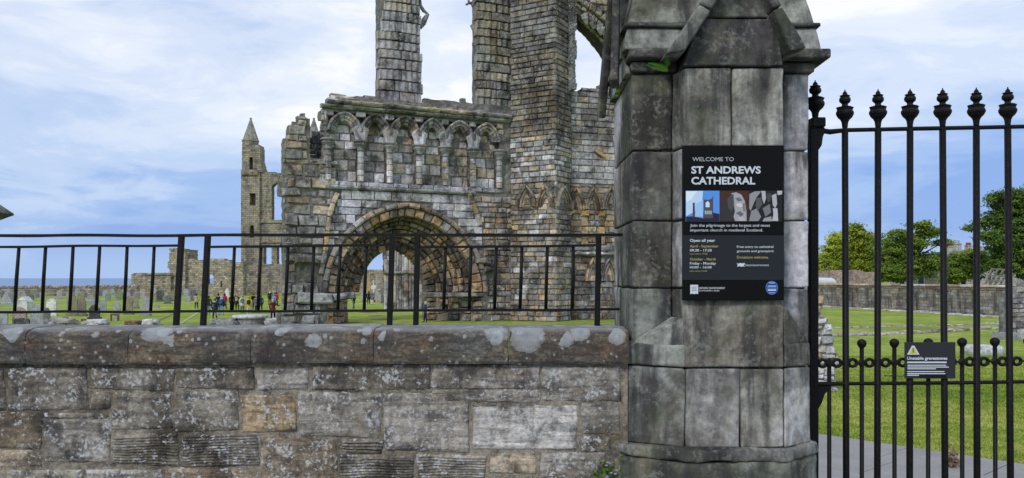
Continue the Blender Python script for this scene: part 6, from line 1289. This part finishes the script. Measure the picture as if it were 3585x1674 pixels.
# --- trees
def leaf_mat(name, a, b_, c):
    m, t, b = new_mat(name); p, oi, g = coords(t, False); at = N(t, 'ShaderNodeAttribute', attribute_name='leaf'); n = noise(t, p, .35, 3, .6)
    r = ramp(t, [(.15, a), (.5, b_), (.85, c)]); t.links.new(fmath(t, 'ADD', fmath(t, 'MULTIPLY', at.outputs['Fac'], .6), fmath(t, 'MULTIPLY', n, .4)), r.inputs[0]); t.links.new(r.outputs[0], b.inputs['Base Color']); b.inputs['Roughness'].default_value = .65
    tr = N(t, 'ShaderNodeBsdfTranslucent'); t.links.new(r.outputs[0], tr.inputs[0]); ms = N(t, 'ShaderNodeMixShader'); ms.inputs[0].default_value = .28; t.links.new(b.outputs[0], ms.inputs[1]); t.links.new(tr.outputs[0], ms.inputs[2])
    t.links.new(ms.outputs[0], [n_ for n_ in t.nodes if n_.type == 'OUTPUT_MATERIAL'][0].inputs[0]); return m
M_BARK = plain('bark', (.06, .05, .04), .9)
def tree(label, Y, trunk, lobes, mat, seed, leaf=.19, dens=1.0):
    rs = np.random.RandomState(seed); base = np.array(px(trunk[0], 0, Y)); base[2] = 0; t = thing('broadleaf_tree', label, 'tree', base, 'trees behind the enclosure wall'); Pq, A_ = [], []; cs = []
    ztr = H - (trunk[1] - HY) * Y / F
    mk('trunk', *tube([base, base + [rs.uniform(-.3, .3), 0, ztr * .5], base + [rs.uniform(-.5, .5), 0, ztr]], [.45, .34, .24], 8), M_BARK, t)
    for (lx, ly, rx, ry) in lobes:
        c = np.array(px(lx, ly, Y + rs.uniform(-1.2, 1.2))); r3 = np.array([rx * Y / F, rx * Y / F * .8, ry * Y / F]) * .86; cs.append((c, r3))
        p0 = base + [0, 0, ztr * rs.uniform(.7, 1.0)]; mid = (p0 + c) / 2 + [rs.uniform(-.4, .4), rs.uniform(-.4, .4), .4]; mk('limb', *tube([p0, mid, c], [.16, .11, .05], 6), M_BARK, t)
        for q in range(6): dv = rs.normal(size=3); dv /= np.linalg.norm(dv); mk('twig', *tube([mid * .3 + c * .7, c + dv * r3 * .85], [.07, .02], 4), M_BARK, t)
        area = r3[0] * r3[2] + r3[0] * r3[1]; ncl = int(8.5 * area * dens) + 4
        d = rs.normal(size=(ncl, 3)); d /= np.linalg.norm(d, axis=1)[:, None]; rad = rs.uniform(.4, 1.15, ncl)[:, None] ** .75; cc = c + d * r3 * rad; tone = rs.uniform(0, 1, ncl)
        nl = 78
        for k in range(ncl):
            sz = rs.uniform(.5, 1.0); off = rs.normal(size=(nl, 3)) * np.array([.58, .58, .22]) * sz; pc_ = cc[k] + off; nrm = rs.normal(size=(nl, 3)) * .6 + np.array([d[k, 0] * .4, d[k, 1] * .4 - .25, .75]); nrm /= np.linalg.norm(nrm, axis=1)[:, None]
            ax = np.cross(nrm, rs.normal(size=(nl, 3))); ax /= np.linalg.norm(ax, axis=1)[:, None]; bx_ = np.cross(nrm, ax); L = leaf * rs.uniform(.6, 1.2, nl)[:, None]
            Pq.append(np.stack([pc_ - ax * L, pc_ - bx_ * L * .55, pc_ + ax * L, pc_ + bx_ * L * .55], 1).reshape(-1, 3)); A_.append(np.repeat(np.clip(tone[k] + rs.normal(0, .12, nl), 0, 1), 4))
    P3 = np.concatenate(Pq) - base; me = tri_mesh('crown', P3, 4, mat); at = me.attributes.new('leaf', 'FLOAT', 'POINT'); at.data.foreach_set('value', np.concatenate(A_).astype(np.float32))
    o = link(bpy.data.objects.new('crown', me)); place(o, base, t)
LM1 = leaf_mat('lime_leaves', (.13, .20, .018), (.31, .38, .035), (.52, .54, .06)); LM2 = leaf_mat('deep_leaves', (.08, .145, .022), (.17, .26, .036), (.31, .38, .055)); LM3 = leaf_mat('dark_leaves', (.045, .09, .02), (.095, .17, .03), (.20, .28, .05))
tree('rounded bright yellow-green tree, leftmost behind the long wall', 122, (2965, 930), [(2905, 930, 50, 48), (2960, 850, 62, 52), (3010, 905, 60, 60), (2925, 870, 42, 38), (3030, 850, 42, 42), (2960, 940, 60, 45), (3050, 950, 40, 40), (2880, 960, 35, 30), (2995, 805, 30, 22)], LM1, 1)
tree('mid green wind-swept tree with open twiggy top', 118, (3160, 940), [(3110, 880, 55, 60), (3160, 930, 70, 60), (3230, 930, 60, 50), (3120, 950, 60, 45), (3180, 860, 45, 50), (3240, 820, 40, 24), (3215, 845, 36, 24), (3270, 815, 26, 16), (3300, 850, 28, 12), (3220, 790, 32, 14), (3150, 815, 30, 18), (3085, 915, 40, 45), (3285, 920, 30, 40)], LM2, 2, dens=.9)
tree('small bushy green tree below the red chimney pots', 112, (3370, 970), [(3360, 915, 40, 36), (3410, 893, 36, 24), (3400, 940, 50, 45), (3345, 955, 40, 36), (3440, 930, 38, 40), (3330, 980, 28, 22)], LM2, 3)
tree('large dark spreading tree at the right edge', 104, (3590, 900), [(3520, 720, 60, 45), (3590, 700, 70, 60), (3480, 770, 50, 34), (3550, 790, 70, 45), (3430, 785, 26, 14), (3398, 800, 16, 7), (3520, 860, 60, 40), (3590, 860, 70, 55), (3470, 830, 40, 24), (3510, 920, 60, 45), (3590, 940, 60, 50), (3630, 780, 60, 80), (3490, 690, 30, 20)], LM3, 4)
# --- houses beyond the trees
M_SLATE = ground_like('roof_slate', [(.3, (.13, .15, .17)), (.7, (.22, .24, .26))], .8); M_HOUSE = stone_mat('house_stone', .7, soot=.3, ochre=.2, pale=.2, base=None); M_POT = plain('red_chimney_pot', (.30, .07, .045), .8); M_GLASS = plain('dark_glass', (.02, .025, .03), .15, .5)
def house(label, Y, x0, x1, yeave, yridge, col, chim, wins, depth=8, ybot=None):
    ua, ub = px(x0, 0, Y)[0], px(x1, 0, Y)[0]; ze, zr = H - (yeave - HY) * Y / F, H - (yridge - HY) * Y / F; t = thing('house', label, 'house', ((ua + ub) / 2, Y, 0))
    mk('wall', *box((ua, Y, -.1), (ub, Y + depth, ze)), M_HOUSE, t, col); e = .3
    V = [(ua - e, Y - e, ze), (ub + e, Y - e, ze), (ub + e, Y + depth + e, ze), (ua - e, Y + depth + e, ze), (ua, Y + depth / 2, zr), (ub, Y + depth / 2, zr)]; rf = mk('roof', V, [(0, 1, 5, 4), (2, 3, 4, 5), (1, 2, 5), (3, 0, 4), (3, 2, 1, 0)], M_SLATE, t)
    for (xa, xb, yt, yb2, pots) in chim:
        a, b = px(xa, 0, Y)[0], px(xb, 0, Y)[0]; zt, zb = H - (yt - HY) * Y / F, H - (yb2 - HY) * Y / F; ch = mk('chimney', *box((a, Y + depth / 2 - .5, ze), (b, Y + depth / 2 + .5, zb)), M_HOUSE, t, (.4, .38, .35)); V, Fc = box((a - .08, Y + depth / 2 - .6, zb), (b + .08, Y + depth / 2 + .6, zb + .12)); mk('chimney_cap', V, Fc, M_HOUSE, ch, (.4, .38, .35))
        for q in range(pots): c_ = a + (b - a) * (q + .5) / pots; V, Fc = lathe([(.17, zb + .12), (.15, zt - .1), (.19, zt - .06), (.17, zt)], (c_, Y + depth / 2, 0), 10); mk('chimney_pot', V, Fc, M_POT if pots > 2 else M_HOUSE, ch, (.35, .33, .3))
    for (xa, xb, yt, yb2) in wins:
        a, z1 = px(xa, yt, Y)[0], px(xa, yt, Y)[2]; b, z0 = px(xb, yb2, Y)[0], px(xb, yb2, Y)[2]; f = mk('window', *box((a, Y - .03, z0), (b, Y + .05, z1)), M_WHITEINK, t); mk('pane', *box((a + .08, Y - .04, z0 + .08), (b - .08, Y + .0, z1 - .08)), M_GLASS, f)
house('pale house with grey roof and red chimney pots between the trees', 150, 3275, 3400, 925, 893, (.42, .42, .42), ((3357, 3382, 846, 862, 5),), ((3285, 3295, 945, 960),))
house('grey stone house behind the large dark tree with chimneys', 140, 3385, 3640, 905, 872, (.35, .33, .30), ((3386, 3406, 838, 852, 2), (3428, 3444, 846, 858, 4), (3458, 3482, 822, 862, 1)), ((3530, 3545, 900, 925),))
house('low stone house with small-paned window under the mid green tree', 126, 3200, 3330, 966, 915, (.38, .35, .31), (), ((3212, 3236, 968, 996), (3284, 3290, 970, 996)))
house('sliver of a grey building at the left of the bright green tree', 160, 2840, 2871, 868, 862, (.46, .47, .48), (), ())
# distant wooded hill
V = []; n = 26
for i in range(n + 1):
    x = 3270 + i * 16; V += [px(x, 885 - 14 * math.sin(i / n * 2.4) - R.uniform(0, 4), 900), px(x, 985, 880)]
Fc = [(2 * i, 2 * i + 1, 2 * i + 3, 2 * i + 2) for i in range(n)]; k = len(V); V += [(x, y + 400, z - 30) for x, y, z in V]; Fc += [(2 * i, 2 * i + 2, k + 2 * i + 2, k + 2 * i) for i in range(n)]
mk('wooded_hill', V, Fc, LM3, kind='structure')
# timber lean-to frame over the wall
lt = thing('timber_lean_to', 'weathered slanting timber lean-to frame above the long wall', 'timber frame', px(3480, gtop(75), 75)); Yl = 78
for (xa, ya, xb, yb2) in ((3447, 1000, 3474, 940), (3464, 1000, 3494, 942), (3482, 1000, 3514, 944), (3500, 1000, 3530, 946)): mk('rafter', *beam(px(xa, ya, Yl), px(xb, yb2, Yl + 1), .14, .14), plain('grey_timber', (.17, .16, .145), .8) if 'grey_timber' not in bpy.data.materials else bpy.data.materials['grey_timber'], lt)
for (xa, ya, xb, yb2) in ((3468, 942, 3540, 944), (3452, 985, 3512, 985), (3460, 965, 3524, 966), (3522, 1000, 3522, 975)): mk('batten', *beam(px(xa, ya, Yl + .1), px(xb, yb2, Yl + .1), .10, .12), bpy.data.materials['grey_timber'], lt)
for x in (3466, 3536): mk('prop', *beam((px(x, 0, Yl + 1)[0], Yl + 1, 0), px(x, 946, Yl + 1), .14, .14, (0, 1, 0)), bpy.data.materials['grey_timber'], lt)
mt = plain('conduit', (.2, .2, .2), .5)
o = mk('hoop_pipe', *tube([px(3562, 1000, 72), px(3562, 985, 72), px(3566, 979, 72), px(3570, 980, 72), px(3573, 988, 72), px(3573, 1000, 72), px(3573, 1060, 72)], .035, 6), mt); tag(o, 'bent grey pipe hoop above the long wall at the right edge', 'pipe')

# ------------------------------------------------------------------ small plants on the stonework
M_FERN = leaf_mat('fern_leaves', (.10, .26, .02), (.16, .36, .03), (.24, .42, .05)); M_HERB = leaf_mat('herb_leaves', (.05, .12, .02), (.09, .18, .03), (.15, .22, .05))
def frond(name, label, Y, paths, wid, mat, cat='fern'):
    t = thing(name, label, cat, px(*paths[0][0], Y))
    for pth in paths:
        V, Fc = [], []; P3 = [Vector(px(x, y, Y)) + Vector((0, -.03 * i, 0)) for i, (x, y) in enumerate(pth)]
        for i in range(len(P3) - 1):
            a, b = P3[i], P3[i + 1]; d = (b - a); s = d.cross(Vector((0, 1, 0))).normalized()
            for q in range(5):
                p = a + d * (q / 5); wv = wid * (1 - (i + q / 5) / (len(P3) - .6)) + .003
                for sg in (-1, 1): k = len(V); V += [tuple(p), tuple(p + s * sg * wv + d * .18 + Vector((0, -.006, 0))), tuple(p + d * .24)]; Fc.append((k, k + 1, k + 2))
        mk('frond', V, Fc, mat, t)
frond('fern', 'bright green fern growing from the crevice under the pier gable', 4.86, [[(2335, 240), (2310, 243), (2280, 246), (2256, 242)], [(2338, 240), (2310, 236), (2285, 234), (2262, 236)], [(2340, 232), (2332, 215), (2330, 198), (2331, 186)], [(2340, 232), (2324, 212), (2322, 196)], [(2338, 243), (2315, 250), (2295, 252)]], .016, M_FERN)
rs = np.random.RandomState(9)
def tuft(name, label, pos, n, spread, leaf, mat, cat, flowers=0):
    t = thing(name, label, cat, pos); Pq = []; A_ = []
    for k in range(n):
        c = np.array(pos) + rs.normal(size=3) * spread; nr = rs.normal(size=3) + [0, -1, .6]; nr /= np.linalg.norm(nr); ax = np.cross(nr, rs.normal(size=3)); ax /= np.linalg.norm(ax); bx_ = np.cross(nr, ax); L = leaf * rs.uniform(.6, 1.2); Pq += [c - ax * L, c - bx_ * L * .7, c + ax * L, c + bx_ * L * .7]; A_ += [rs.rand()] * 4
    me = tri_mesh('foliage', np.array(Pq) - np.array(pos), 4, mat); at = me.attributes.new('leaf', 'FLOAT', 'POINT'); at.data.foreach_set('value', np.array(A_, dtype=np.float32)); o = link(bpy.data.objects.new('foliage', me)); place(o, pos, t)
    fm = plain('lilac_petals', (.42, .33, .62), .6) if flowers else None
    for k in range(flowers): c = np.array(pos) + rs.normal(size=3) * spread * [1, .3, 1] + [0, -.05, .02]; V, Fc = lathe([(.002, -.004), (.008, 0), (.010, .004), (.003, .006)], tuple(c), 6); mk('flower', V, Fc, fm, t)
tuft('wall_plant', 'small green wall plant with lilac flowers at the foot of the pier', px(2122, 1652, 4.94), 90, np.array([.035, .02, .03]), .016, M_HERB, 'plant', 9)
tuft('moss_tuft', 'tiny moss tuft on the left edge of the pier below the gablet', px(2160, 322, 4.95), 24, np.array([.008, .01, .018]), .010, M_HERB, 'moss')
tuft('withered_plant', 'withered brown plant at the path edge behind the gate bars', px(3340, 1612, gy(1640)), 60, np.array([.06, .05, .09]), .06, leaf_mat('withered_leaves', (.12, .07, .04), (.22, .14, .09), (.34, .25, .18)), 'plant')
